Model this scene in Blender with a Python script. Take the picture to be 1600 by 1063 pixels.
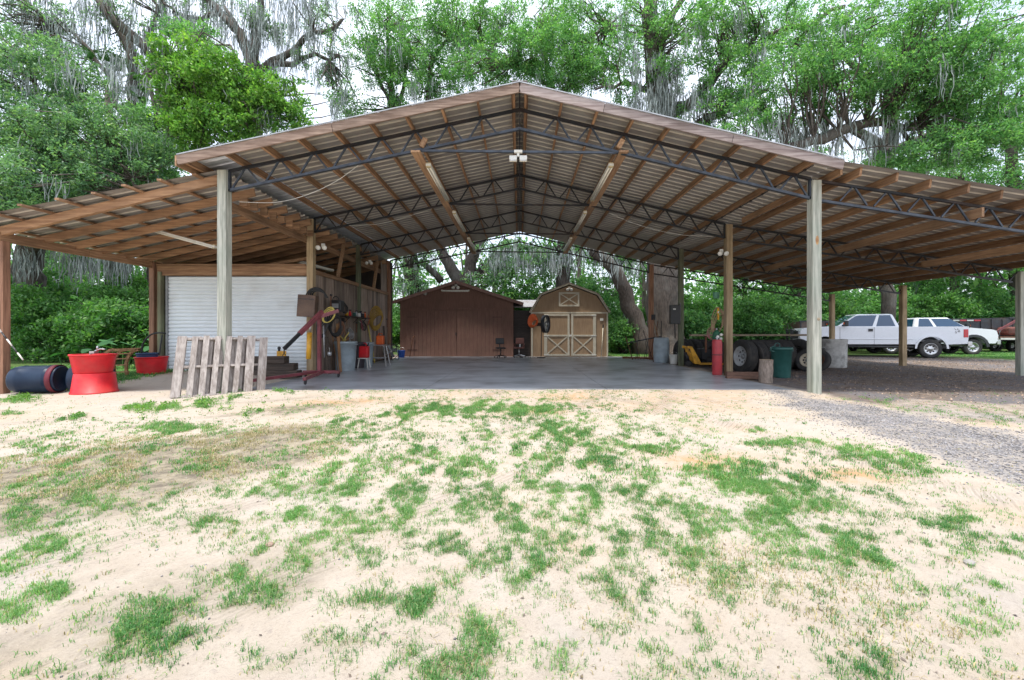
import bpy, math, random
import numpy as np
from mathutils import Vector, Matrix, Euler
random.seed(7); RNG = np.random.default_rng(11)
R = math.radians
for o in list(bpy.data.objects): bpy.data.objects.remove(o)
SC = bpy.context.scene
COL = SC.collection

# ------------------------------------------------------------ camera, world, sun, exposure
CH = 1.23                      # eye height over the slab
F = 666.0                      # focal length in photo pixels
cam = bpy.data.cameras.new('camera'); camo = bpy.data.objects.new('camera', cam); COL.objects.link(camo)
cam.sensor_width = 36; cam.lens = 36*F/1600
camo.location = (0, 0, CH); camo.rotation_euler = (R(90), 0, 0)
cam.shift_x = -12/1600; cam.shift_y = -12/1600
cam.clip_start = 0.05; cam.clip_end = 2000
SC.camera = camo
SUN_EL, SUN_AZ = 78, 215       # degrees; azimuth clockwise from +Y
w = bpy.data.worlds.new('World'); SC.world = w; w.use_nodes = True
nt = w.node_tree; nt.nodes.clear()
out = nt.nodes.new('ShaderNodeOutputWorld'); bg = nt.nodes.new('ShaderNodeBackground')
sky = nt.nodes.new('ShaderNodeTexSky'); sky.sky_type = 'NISHITA'; sky.sun_disc = False
sky.sun_elevation = R(SUN_EL); sky.sun_rotation = R(SUN_AZ); sky.dust_density = 3.0; sky.air_density = 1.2
mx = nt.nodes.new('ShaderNodeMixRGB'); mx.inputs[2].default_value = (6.2, 6.6, 7.6, 1)
tc = nt.nodes.new('ShaderNodeTexCoord'); nz = nt.nodes.new('ShaderNodeTexNoise'); nz.inputs['Scale'].default_value = 2.2; nz.inputs['Detail'].default_value = 6
mr = nt.nodes.new('ShaderNodeMapRange'); mr.inputs[1].default_value = .3; mr.inputs[2].default_value = .65; mr.inputs[3].default_value = .35; mr.inputs[4].default_value = 1
nt.links.new(tc.outputs['Generated'], nz.inputs['Vector']); nt.links.new(nz.outputs['Fac'], mr.inputs[0]); nt.links.new(mr.outputs[0], mx.inputs[0])
nt.links.new(sky.outputs[0], mx.inputs[1]); nt.links.new(mx.outputs[0], bg.inputs[0]); bg.inputs[1].default_value = 0.135
nt.links.new(bg.outputs[0], out.inputs[0])
sl = bpy.data.lights.new('sun', 'SUN'); sl.energy = 2.6; sl.angle = R(6); sl.color = (1, .95, .87)
so = bpy.data.objects.new('sun', sl); COL.objects.link(so)
sd = Vector((math.sin(R(SUN_AZ))*math.cos(R(SUN_EL)), math.cos(R(SUN_AZ))*math.cos(R(SUN_EL)), math.sin(R(SUN_EL))))
so.rotation_euler = sd.to_track_quat('Z', 'Y').to_euler(); so.location = (0, 0, 40)
SC.view_settings.view_transform = 'Standard'; SC.view_settings.look = 'None'
SC.view_settings.exposure = 1.02; SC.view_settings.gamma = 1
SC.cycles.max_bounces = 8; SC.cycles.diffuse_bounces = 5; SC.cycles.transparent_max_bounces = 8

# ------------------------------------------------------------ helpers
def P(px, py, d): return Vector(((px-812)*d/F, d, CH+(519-py)*d/F))
def ss(a, b, x):
    t = np.clip((x-a)/(b-a), 0, 1); return t*t*(3-2*t)

def link(o, parent=None):
    COL.objects.link(o)
    if parent is not None: o.parent = parent
    return o
def tag(o, label, cat, group=None, kind=None):
    if label: o['label'] = label
    if cat: o['category'] = cat
    if group: o['group'] = group
    if kind: o['kind'] = kind
    return o
def thing(name, label, cat, loc=(0, 0, 0), rz=0, group=None):
    o = bpy.data.objects.new(name, None); o.empty_display_size = .1; link(o)
    o.location = loc; o.rotation_euler = (0, 0, rz)
    return tag(o, label, cat, group)
def dup(o, label=None, loc=None, rz=None, parent=None, s=None):
    c = o.copy(); link(c, parent)
    if parent is None:
        if label: c['label'] = label
        if loc is not None: c.location = loc
        if rz is not None: c.rotation_euler = (0, 0, rz)
        if s is not None: c.scale = s if hasattr(s, '__len__') else (s, s, s)
    for ch in list(o.children): dup(ch, parent=c)
    return c

class MB:
    """collects shapes; build() makes one mesh object"""
    def __init__(s): s.v = []; s.f = []; s.sm = []
    def add(s, vs, fs, smooth=False):
        n = len(s.v); s.v += [tuple(v) for v in vs]; s.f += [tuple(i+n for i in f) for f in fs]; s.sm += [smooth]*len(fs); return s
    def box(s, c, d, rot=None, piv=None):
        x, y, z = d[0]/2, d[1]/2, d[2]/2; vs = [Vector((a*x, b*y, e*z)) for a in (-1, 1) for b in (-1, 1) for e in (-1, 1)]
        if rot is not None: vs = [rot @ v for v in vs]
        c = Vector(c); vs = [v+c for v in vs]
        return s.add(vs, [(0, 1, 3, 2), (4, 6, 7, 5), (0, 4, 5, 1), (2, 3, 7, 6), (0, 2, 6, 4), (1, 5, 7, 3)])
    def beam(s, a, b, w, h, up=(0, 0, 1)):
        a, b = Vector(a), Vector(b); t = (b-a).normalized(); u = Vector(up); sd = t.cross(u)
        if sd.length < 1e-4: sd = t.cross(Vector((0, 1, 0)))
        sd.normalize(); u = sd.cross(t)
        vs = [p+sd*i*w/2+u*j*h/2 for p in (a, b) for i, j in ((-1, -1), (1, -1), (1, 1), (-1, 1))]
        return s.add(vs, [(0, 3, 2, 1), (4, 5, 6, 7), (0, 1, 5, 4), (1, 2, 6, 5), (2, 3, 7, 6), (3, 0, 4, 7)])
    def tube(s, pts, r, n=8, caps=True, smooth=True):
        pts = [Vector(p) for p in pts]; k = len(pts); rr = r if hasattr(r, '__len__') else [r]*k
        vs = []; fs = []; prev = None
        for i, p in enumerate(pts):
            t = (pts[min(i+1, k-1)]-pts[max(i-1, 0)]).normalized()
            if prev is None: a = t.orthogonal().normalized()
            else:
                a = prev-t*prev.dot(t); a = a.normalized() if a.length > 1e-6 else t.orthogonal().normalized()
            prev = a; b = t.cross(a)
            for j in range(n):
                g = 2*math.pi*j/n; vs.append(p+(a*math.cos(g)+b*math.sin(g))*rr[i])
        for i in range(k-1):
            for j in range(n):
                q = (j+1) % n; fs.append((i*n+j, i*n+q, (i+1)*n+q, (i+1)*n+j))
        s.add(vs, fs, smooth)
        if caps:
            m = len(s.v)-len(vs); s.f += [tuple(m+j for j in reversed(range(n))), tuple(m+(k-1)*n+j for j in range(n))]; s.sm += [False, False]
        return s
    def lathe(s, prof, c=(0, 0, 0), n=24, M=None, smooth=True):
        c = Vector(c); vs = []; fs = []; k = len(prof)
        for r, z in prof:
            for j in range(n):
                g = 2*math.pi*j/n; v = Vector((r*math.cos(g), r*math.sin(g), z))
                vs.append((M @ v if M else v)+c)
        for i in range(k-1):
            for j in range(n):
                q = (j+1) % n; fs.append((i*n+j, i*n+q, (i+1)*n+q, (i+1)*n+j))
        return s.add(vs, fs, smooth)
    def prism(s, poly, y0, y1, M=None):
        """poly in (x,z), extruded along y"""
        n = len(poly); vs = [Vector((x, y0, z)) for x, z in poly]+[Vector((x, y1, z)) for x, z in poly]
        if M: vs = [M @ v for v in vs]
        fs = [tuple(range(n)), tuple(reversed(range(n, 2*n)))]+[(i, i+n, (i+1) % n+n, (i+1) % n) for i in range(n)]
        return s.add(vs, fs)
    def torus(s, c, Rr, r, M=None, n=28, m=8, arc=1.0):
        c = Vector(c); vs = []; fs = []
        for i in range(n):
            a = 2*math.pi*i/n*arc
            for j in range(m):
                b = 2*math.pi*j/m; v = Vector(((Rr+r*math.cos(b))*math.cos(a), (Rr+r*math.cos(b))*math.sin(a), r*math.sin(b)))
                vs.append((M @ v if M else v)+c)
        for i in range(n if arc == 1.0 else n-1):
            for j in range(m): fs.append((i*m+j, ((i+1) % n)*m+j, ((i+1) % n)*m+(j+1) % m, i*m+(j+1) % m))
        return s.add(vs, fs, True)
    def build(s, name, mat, parent=None, bevel=0, loc=None):
        me = bpy.data.meshes.new(name); me.from_pydata(s.v, [], s.f); me.materials.append(mat)
        me.polygons.foreach_set('use_smooth', s.sm); me.update()
        o = bpy.data.objects.new(name, me); link(o, parent)
        if loc is not None: o.location = loc
        if bevel:
            b = o.modifiers.new('bevel', 'BEVEL'); b.width = bevel; b.segments = 2; b.limit_method = 'ANGLE'; b.angle_limit = R(40)
        return o

def np_mesh(name, V, loops, sizes, mat, parent=None, attr=None):
    me = bpy.data.meshes.new(name); V = np.asarray(V, np.float32)
    me.vertices.add(len(V)); me.vertices.foreach_set('co', V.ravel())
    loops = np.asarray(loops, np.int32); sizes = np.asarray(sizes, np.int32)
    me.loops.add(len(loops)); me.loops.foreach_set('vertex_index', loops)
    me.polygons.add(len(sizes)); st = np.concatenate([[0], np.cumsum(sizes)[:-1]]).astype(np.int32)
    me.polygons.foreach_set('loop_start', st); me.polygons.foreach_set('loop_total', sizes)
    me.update(calc_edges=True); me.materials.append(mat)
    if attr:
        for k, a in attr.items():
            ca = me.color_attributes.new(k, 'FLOAT_COLOR', 'POINT'); ca.data.foreach_set('color', np.asarray(a, np.float32).ravel())
    o = bpy.data.objects.new(name, me); link(o, parent); return o
def quads_np(name, Q, mat, parent=None):          # Q: (n,4,3)
    n = len(Q); return np_mesh(name, Q.reshape(-1, 3), np.arange(n*4), np.full(n, 4), mat, parent)

# ------------------------------------------------------------ materials
MATS = {}
def newmat(name):
    m = bpy.data.materials.new(name); m.use_nodes = True; nt = m.node_tree
    return m, nt, nt.nodes['Principled BSDF']
def c4(c): return (c[0], c[1], c[2], 1)
def mat(name, c1, c2=None, scale=6, rough=.6, metal=0, bump=.15, st=(1, 1, 1), stain=None, stain_scale=1.5, stain_amt=.5, rand=.0, isl=.0, coat=0, spec=.5, bscale=None, lo=.35, hi=.65):
    if name in MATS: return MATS[name]
    m, nt, bs = newmat(name); N = nt.nodes; L = nt.links; bs.inputs['Specular IOR Level'].default_value = spec
    c2 = c2 or tuple(x*.75 for x in c1)
    tc = N.new('ShaderNodeTexCoord'); mp = N.new('ShaderNodeMapping'); mp.inputs['Scale'].default_value = st
    L.new(tc.outputs['Object'], mp.inputs['Vector'])
    nz = N.new('ShaderNodeTexNoise'); nz.inputs['Scale'].default_value = scale; nz.inputs['Detail'].default_value = 6; nz.inputs['Roughness'].default_value = .65
    L.new(mp.outputs[0], nz.inputs['Vector'])
    if rand or isl:      # shift the pattern for each object / island
        pass
    r = N.new('ShaderNodeMapRange'); r.inputs[1].default_value = lo; r.inputs[2].default_value = hi; L.new(nz.outputs['Fac'], r.inputs[0])
    mx = N.new('ShaderNodeMixRGB'); mx.inputs[1].default_value = c4(c1); mx.inputs[2].default_value = c4(c2); L.new(r.outputs[0], mx.inputs[0])
    last = mx.outputs[0]
    if stain:
        n2 = N.new('ShaderNodeTexNoise'); n2.inputs['Scale'].default_value = stain_scale; n2.inputs['Detail'].default_value = 5; L.new(tc.outputs['Object'], n2.inputs['Vector'])
        r2 = N.new('ShaderNodeMapRange'); r2.inputs[1].default_value = .48; r2.inputs[2].default_value = .7; r2.inputs[4].default_value = stain_amt; L.new(n2.outputs['Fac'], r2.inputs[0])
        m2 = N.new('ShaderNodeMixRGB'); m2.inputs[2].default_value = c4(stain); L.new(r2.outputs[0], m2.inputs[0]); L.new(last, m2.inputs[1]); last = m2.outputs[0]
    if rand or isl:
        src = None
        if rand: oi = N.new('ShaderNodeObjectInfo'); src = oi.outputs['Random']; amt = rand
        if isl: ge = N.new('ShaderNodeNewGeometry'); src = ge.outputs['Random Per Island']; amt = isl
        r3 = N.new('ShaderNodeMapRange'); r3.inputs[3].default_value = 1-amt; r3.inputs[4].default_value = 1+amt; L.new(src, r3.inputs[0])
        hs = N.new('ShaderNodeHueSaturation'); L.new(r3.outputs[0], hs.inputs['Value']); L.new(last, hs.inputs['Color']); last = hs.outputs[0]
    L.new(last, bs.inputs['Base Color'])
    rr = N.new('ShaderNodeMapRange'); rr.inputs[3].default_value = max(rough-.12, .05); rr.inputs[4].default_value = min(rough+.12, 1); L.new(nz.outputs['Fac'], rr.inputs[0]); L.new(rr.outputs[0], bs.inputs['Roughness'])
    bs.inputs['Metallic'].default_value = metal
    if coat: bs.inputs['Coat Weight'].default_value = coat
    if bump:
        b = N.new('ShaderNodeBump'); b.inputs['Strength'].default_value = bump; b.inputs['Distance'].default_value = .02; L.new(nz.outputs['Fac'], b.inputs['Height']); L.new(b.outputs[0], bs.inputs['Normal'])
    MATS[name] = m; return m
def wood(name, c1, c2, axis, rough=.8, stain=(.08, .05, .03), sa=.45, rand=.22, isl=0, f=1.0):
    st = [14, 14, 14]; st['xyz'.index(axis)] = .8
    return mat(name, c1, c2, scale=1.6*f, st=tuple(st), rough=rough, bump=.45, lo=.40, hi=.60, stain=stain, stain_scale=1.1, stain_amt=sa, rand=rand, isl=isl)
PUR = ((.40, .235, .13), (.23, .125, .068))
W_Y = wood('purlin_wood', *PUR, 'y'); W_X = wood('rafter_wood', *PUR, 'x')
W_YF = wood('light_board_wood', (.42, .26, .15), (.28, .16, .09), 'y')
FASC = wood('fascia_wood', (.34, .245, .19), (.17, .11, .08), 'x', sa=.5); FASCG = wood('greyed_fascia_wood', (.36, .30, .28), (.20, .15, .14), 'x', sa=.5)
POST_G = wood('treated_post_wood', (.50, .50, .43), (.27, .28, .235), 'z', stain=(.26, .31, .25), sa=.5)
POST_T = wood('tan_post_wood', (.44, .33, .20), (.28, .20, .11), 'z')
POST_R = wood('red_brown_post_wood', (.34, .18, .11), (.20, .10, .06), 'z')
POST_GR = wood('green_post_wood', (.20, .22, .13), (.12, .13, .08), 'z')
BARNW = wood('barn_board_wood', (.34, .265, .215), (.17, .12, .095), 'z', isl=.45, rand=0, sa=.3)
PALW = wood('pallet_wood', (.46, .41, .38), (.27, .23, .21), 'z', isl=.22, rand=0, sa=.4)
DARKW = wood('dark_timber', (.09, .065, .05), (.04, .03, .025), 'x')
STEEL = mat('black_steel', (.028, .030, .035), (.016, .017, .02), rough=.45, metal=.2, bump=.05, stain=(.08, .04, .025), stain_amt=.35)
STEELF = mat('blue_grey_steel', (.07, .085, .11), (.035, .04, .05), rough=.45, metal=.25, bump=.05)
SHEET = mat('aged_roof_sheet', (.34, .325, .31), (.23, .215, .205), scale=3, st=(.4, 2, 2), rough=.5, metal=.1, bump=.03, stain=(.15, .10, .07), stain_amt=.35, lo=.3, hi=.7)
SHEETR = mat('lit_sheet_rib', (.56, .53, .47), (.45, .42, .37), scale=3, rough=.45, metal=.0, bump=0)  # daylight catching the ribs, painted in as a paler cream tone
SHEETN = mat('bright_roof_sheet', (.66, .70, .76), (.50, .54, .60), scale=2, rough=.35, metal=.45, bump=.02)
BLACK = mat('black_rubber', (.022, .022, .024), (.038, .037, .035), scale=14, rough=.75, bump=.1)
BLKPL = mat('black_plastic', (.02, .021, .024), (.035, .035, .035), rough=.5, bump=.02)
WHITE = mat('white_enamel', (.72, .71, .66), (.6, .58, .52), rough=.4, bump=.02)
CHROME = mat('bright_metal', (.6, .6, .6), (.42, .42, .42), rough=.3, metal=.9, bump=.02)
GALV = mat('galvanised_steel', (.45, .46, .47), (.3, .31, .32), rough=.45, metal=.6, bump=.04)
REDP = mat('red_plastic', (.72, .022, .03), (.5, .015, .022), scale=3, rough=.48, bump=.02, stain=(.42, .06, .05), stain_amt=.5, stain_scale=4, spec=.35)
HOISTR = mat('hoist_red_paint', (.27, .065, .078), (.17, .042, .05), rough=.5, bump=.06, stain=(.10, .045, .035), stain_amt=.5, stain_scale=4)
BLUEP = mat('dark_blue_plastic', (.010, .022, .05), (.018, .036, .07), scale=3, rough=.38, bump=.02, stain=(.05, .055, .06), stain_amt=.15, spec=.22)
GREYB = mat('grey_blue_plastic', (.40, .47, .51), (.30, .36, .40), scale=4, rough=.5, bump=.03, stain=(.16, .16, .15), stain_amt=.5, stain_scale=3)
YELL = mat('yellow_paint', (.80, .42, .04), (.6, .29, .025), rough=.45, bump=.04, stain=(.12, .07, .03), stain_amt=.4, stain_scale=6)
ORANGE = mat('orange_plastic', (.75, .13, .02), (.55, .09, .015), rough=.45, bump=.03)
GREENP = mat('dark_green_plastic', (.02, .085, .075), (.03, .11, .095), rough=.4, bump=.02)
RUST = mat('rust', (.19, .075, .035), (.09, .04, .025), scale=9, rough=.85, bump=.3)
CONC = mat('cast_concrete', (.62, .61, .58), (.46, .45, .43), scale=8, rough=.85, bump=.3, stain=(.16, .15, .13), stain_amt=.6, stain_scale=4)
WPAINT = mat('white_car_paint', (.74, .76, .80), (.70, .72, .76), rough=.28, bump=0, coat=.5)
TRIM = mat('grey_trim', (.12, .12, .125), rough=.5, bump=.02)
def glass(name, c, rough=.05):
    m, nt, bs = newmat(name); bs.inputs['Base Color'].default_value = c4(c); bs.inputs['Roughness'].default_value = rough; bs.inputs['Specular IOR Level'].default_value = .8
    MATS[name] = m; return m
GLASS = glass('blue_reflection_glass', (.012, .05, .11)); REDL = glass('red_lamp_glass', (.5, .01, .02), .15); CLEARL = glass('clear_lamp_glass', (.6, .62, .65), .12)  # blue reflection in the windows is put into the glass colour

# ------------------------------------------------------------ ground
gx = np.concatenate([-np.geomspace(16, 400, 26)[::-1], np.concatenate([np.arange(-15.9, -8, .15), np.arange(-8, 8, .06), np.arange(8, 16, .15)]), np.geomspace(16, 400, 26)])
gy = np.concatenate([[-60, -30, -15, -7, -3, -1], np.concatenate([np.arange(0, 10, .06), np.arange(10, 13, .12)]), np.arange(13, 30, .4), np.geomspace(31, 600, 24)])
def vnoise(x, y, s, seed=0):
    """value noise, several octaves, 0..1"""
    x = np.asarray(x, float); y = np.asarray(y, float); tot = 0; amp = 1; acc = 0
    for k in range(4):
        rs = np.random.default_rng(seed*17+k); tab = rs.random((256, 256)); u = x/s*2**k+100.3*k; v = y/s*2**k+57.7*k
        i = np.floor(u).astype(int); j = np.floor(v).astype(int); a = u-i; b = v-j; a = a*a*(3-2*a); b = b*b*(3-2*b)
        g = lambda p, q: tab[p % 256, q % 256]
        tot = tot+amp*((g(i, j)*(1-a)+g(i+1, j)*a)*(1-b)+(g(i, j+1)*(1-a)+g(i+1, j+1)*a)*b); acc += amp; amp *= .55
    return tot/acc
def gz(x, y):
    x = np.asarray(x, float); y = np.asarray(y, float)
    slab = ss(-7.0, -6.2, x)*ss(6.8, 6.0, x)*ss(8.2, 9.0, y)*ss(22.5, 21.6, y)
    z = -.035+.05*(vnoise(x, y, 1.7, 1)-.5)+.022*(vnoise(x, y, .35, 2)-.5)
    z = z+.13*ss(-6.1, -7.5, x)*ss(9.3, 12, y)*ss(30, 20, y)
    tr = ss(9.0, 7.5, y)*ss(1.2, 2.0, y)
    for ang, off in ((.55, 1.6), (.55, 3.2), (-.62, 2.6), (-.62, 4.2)):    # old wheel ruts
        u = x*math.cos(ang)+y*math.sin(ang)*1.0-off
        z = z-.02*np.exp(-(u/.16)**2)*tr
    lip = ss(8.98+.42*vnoise(x, y*0, .9, 6), 8.83+.42*vnoise(x, y*0, .9, 6), y)*ss(8.2, 8.7, y)*ss(-6.6, -5.9, x)*ss(6.2, 5.8, x)
    z = z*(1-slab)-.04*slab
    return z*(1-lip)+(.010+.012*vnoise(x, y, .2, 7))*lip
X, Y = np.meshgrid(gx, gy); Z = gz(X, Y); nx, ny = len(gx), len(gy)
# zones: R gravel, G brown dirt, B grass-green ground, A dark soil
def seg_d(x, y, a, b):
    ax, ay = a; bx, by = b; t = np.clip(((x-ax)*(bx-ax)+(y-ay)*(by-ay))/((bx-ax)**2+(by-ay)**2), 0, 1); return np.hypot(x-ax-t*(bx-ax), y-ay-t*(by-ay))
nA = vnoise(X, Y, 2.2, 3)-.5; nB = vnoise(X, Y, .6, 4)-.5
def gravel_sd(x, y):
    """signed distance-like field of the gravel tongue: negative inside"""
    pts = [(5.3, 8.5, .35), (5.35, 7.5, .75), (5.25, 6.2, .95), (5.2, 5.0, 1.05), (5.3, 4.0, 1.15), (6.3, 2.8, 1.6)]; f = np.full(np.shape(x), 9.)
    for (x0, y0, w0), (x1, y1, w1) in zip(pts[:-1], pts[1:]):
        t = np.clip(((x-x0)*(x1-x0)+(y-y0)*(y1-y0))/((x1-x0)**2+(y1-y0)**2), 0, 1); f = np.minimum(f, np.hypot(x-x0-t*(x1-x0), y-y0-t*(y1-y0))-(w0+(w1-w0)*t))
    return f
PATCH = [(740, 640, 100, 9, 1), (610, 655, 60, 10, .75), (560, 672, 40, 14, .6), (700, 700, 170, 45, .45), (870, 665, 60, 14, .6), (900, 700, 120, 35, .75), (1000, 702, 60, 12, 1), (545, 738, 55, 20, 1), (440, 745, 90, 22, .55), (640, 760, 110, 18, .5), (710, 720, 50, 18, .8), (640, 700, 90, 16, .6), (820, 740, 130, 28, .55), (980, 740, 70, 35, .85), (830, 700, 60, 12, .7), (1180, 742, 70, 16, 1), (1125, 745, 40, 14, .8), (1225, 790, 60, 20, 1), (1275, 800, 40, 14, .9), (1330, 855, 55, 22, 1), (1300, 830, 50, 18, .7), (1390, 722, 55, 14, 1), (1265, 697, 30, 8, 1), (1225, 692, 60, 5, .8), (1300, 705, 60, 10, .5), (1180, 672, 10, 3, .9), (1440, 740, 40, 5, .6), (1320, 735, 30, 5, .8), (1350, 790, 60, 20, .25), (1530, 858, 75, 14, .95), (1450, 830, 50, 12, .6), (1470, 815, 40, 12, .6),
 (1090, 860, 32, 42, .75), (1000, 900, 60, 35, .6), (980, 800, 90, 30, .45), (850, 885, 120, 25, .6), (820, 830, 50, 14, .5), (700, 790, 90, 25, .45), (640, 862, 28, 14, .7), (660, 962, 34, 24, .95), (780, 985, 40, 34, 1), (725, 1040, 120, 28, .8), (600, 930, 60, 14, .5), (560, 880, 60, 14, .3), (505, 880, 40, 14, .7), (475, 800, 40, 14, .7), (345, 815, 50, 14, .75), (410, 865, 22, 7, .8), (520, 840, 40, 14, .5), (405, 915, 52, 18, .95), (350, 945, 40, 14, .6), (245, 985, 70, 28, 1), (175, 1025, 60, 18, .7), (80, 1055, 90, 10, .5), (300, 960, 40, 12, .8), (80, 932, 35, 12, .8), (25, 960, 28, 12, .8), (175, 940, 26, 6, .9), (180, 905, 30, 8, .5), (125, 985, 14, 5, .6), (80, 845, 50, 30, .65), (20, 885, 40, 14, .5), (230, 845, 14, 4, .6), (100, 730, 120, 30, .4), (200, 770, 120, 35, .35), (60, 790, 70, 25, .4), (30, 755, 40, 8, .7), (250, 700, 90, 14, .4), (280, 670, 55, 7, .95), (180, 715, 60, 10, .5), (350, 740, 80, 20, .4), (120, 680, 80, 14, .25), (50, 700, 60, 12, .35),
 (240, 637, 26, 4, .9), (325, 630, 22, 5, 1), (365, 617, 14, 4, .9), (120, 655, 18, 4, .6), (40, 622, 30, 4, .7), (15, 646, 14, 3, .7), (420, 640, 30, 5, .4), (440, 612, 6, 3, .8), (460, 615, 5, 2, .6), (1240, 940, 130, 35, .3), (1130, 960, 60, 40, .3), (1000, 1000, 40, 35, .4), (1540, 980, 70, 20, .3), (1350, 1040, 50, 18, .6), (1450, 945, 90, 25, .3), (1080, 1045, 60, 18, .4), (1300, 990, 80, 30, .2), (850, 1020, 60, 20, .3), (1500, 1030, 80, 20, .25), (1560, 915, 50, 16, .3), (900, 960, 80, 20, .25), (560, 1010, 60, 25, .35), (420, 1040, 50, 15, .35), (1380, 625, 60, 5, .12), (1420, 640, 90, 8, .12), (1560, 650, 60, 14, .14), (1150, 880, 40, 14, .4), (1160, 830, 60, 20, .25)]
PA = np.array(PATCH, float)
def gdens(x, y):
    d = np.maximum(y, .5); px = 812+x*F/d; py = 519+F*(CH+.03)/d; D = np.zeros_like(x)
    wx = (vnoise(x, y, .5, 8)-.5); wy = (vnoise(x, y, .5, 9)-.5)
    for cx, cy, rx, ry, w_ in PATCH:
        q = ((px-cx)/(rx*1.25)+wx*1.5)**2+((py-cy)/(ry*1.35)+wy*1.5)**2; D = np.maximum(D, (w_*1.3 if w_ > .75 else w_)*np.exp(-q*1.2))
    wide = .36*np.exp(-(((px-760)/420)**2+((py-790)/150)**2)**1.5)+.17*np.exp(-(((px-1150)/420)**2+((py-900)/150)**2)**1.5)
    D = np.maximum(D, wide); n1 = vnoise(x, y, .15*(.5+.12*d), 10); n2 = vnoise(x, y, .045*(.5+.12*d), 12)
    D = D*(1+.5*ss(5, 6.5, y))*(.17+1.15*ss(.40, .61, n1))*(.15+1.15*ss(.38, .62, n2))+.03*ss(.55, .8, n1)*ss(8.0, 7, y)
    return np.clip(D, 0, 1)*ss(-.1, .25, gravel_sd(x, y))
def gdens_soft(x, y):
    m = (y > .8) & (y < 9.6) & (np.abs(x) < 13); o = np.zeros_like(x); o[m] = gdens(x[m], y[m]); return o
TRACKS = [((-3.2, 1.0), (1.6, 8.6)), ((-1.7, 1.0), (3.0, 8.6)), ((-6.0, 3.2), (-.4, 8.8)), ((4.6, 1.2), (1.4, 8.8)), ((6.0, 1.6), (2.9, 8.8)), ((-7.6, 5.6), (-3.4, 8.9))]
def warm_mask(x, y):
    """rusty orange dirt showing through the sand"""
    o = .42*ss(6.0, 7.2, y)*ss(9.1, 8.9, y)*ss(-5.5, -3.5, x)*ss(5.2, 4.2, x)*ss(.3, .6, vnoise(x, y, .9, 61))
    for cx, cy, r in ((.34, 6.95, .30), (.62, 6.8, .16), (1.78, 4.17, .26), (2.02, 4.3, .15), (-3.4, 7.6, .4), (-2.9, 7.9, .3), (1.0, 8.3, .45), (2.9, 3.75, .2)): o = np.maximum(o, np.exp(-(np.hypot((x-cx)/1.5, y-cy)/r+(vnoise(x, y, .25, 62)-.5)*1.2)**2))
    return o
def track_mask(x, y):
    o = np.zeros_like(x)
    for a, b in TRACKS: o = np.maximum(o, ss(.20, .10, seg_d(x+.25*np.sin(y*.7), y, a, b)))
    return o*ss(9.1, 8.8, y)*ss(.35, .6, vnoise(x, y, 1.3, 50))
gravel = ss(.45, -.55, gravel_sd(X, Y)+nA*.7+nB*.9)
rg = np.maximum(ss(5.9, 6.5, X+nA*.5+nB*.5)*ss(7.0, 8.6, Y+nA*1.5+nB), .55*ss(5.6, 6.4, X+nA)*ss(4.6, 6.2, Y+nA*2))
dirt = np.maximum(rg, ss(21.3, 22.3, Y+nB))
dirt = np.maximum(dirt, .35*ss(-6.2, -7, X)*ss(9.6, 11, Y+nA))
dl = ss(.55, -.2, seg_d(X, Y, (-6.5, 4.6), (-3.4, 7.2))-.25+nA*1.0+nB*1.0)*.95
soil = np.clip(dl+1.0*ss(.8, -.3, np.minimum(seg_d(X, Y, (-5.4, 3.2), (-3.1, 4.7)), seg_d(X, Y, (-3.8, 2.3), (-3.6, 4.0))+.35)-.95+nA*1.2+nB)+.5*ss(.5, -.2, seg_d(X, Y, (-2.0, 1.7), (-1.2, 2.3))-.1+nA*.5+nB*.5), 0, 1)*ss(8.7, 8.2, Y)
grn = np.maximum(ss(9.2, 10.4, Y+nA*.6)*ss(-9.9, -10.6, X+nA*.5), ss(22.5, 24, Y+nA)*.9)
grn = np.maximum(grn, ss(16, 19, Y)*ss(21.5, 24, X+nA*2)*.9)
grn = np.maximum(grn, ss(60, 30, np.hypot(X, Y))*0+ss(26, 34, np.hypot(X, Y)))
zone = np.stack([gravel, dirt*(1-grn*.6), grn, np.clip(soil, 0, 1)], -1).reshape(-1, 4)
idx = np.arange(nx*ny).reshape(ny, nx)
fq = np.stack([idx[:-1, :-1], idx[:-1, 1:], idx[1:, 1:], idx[1:, :-1]], -1).reshape(-1)
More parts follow.
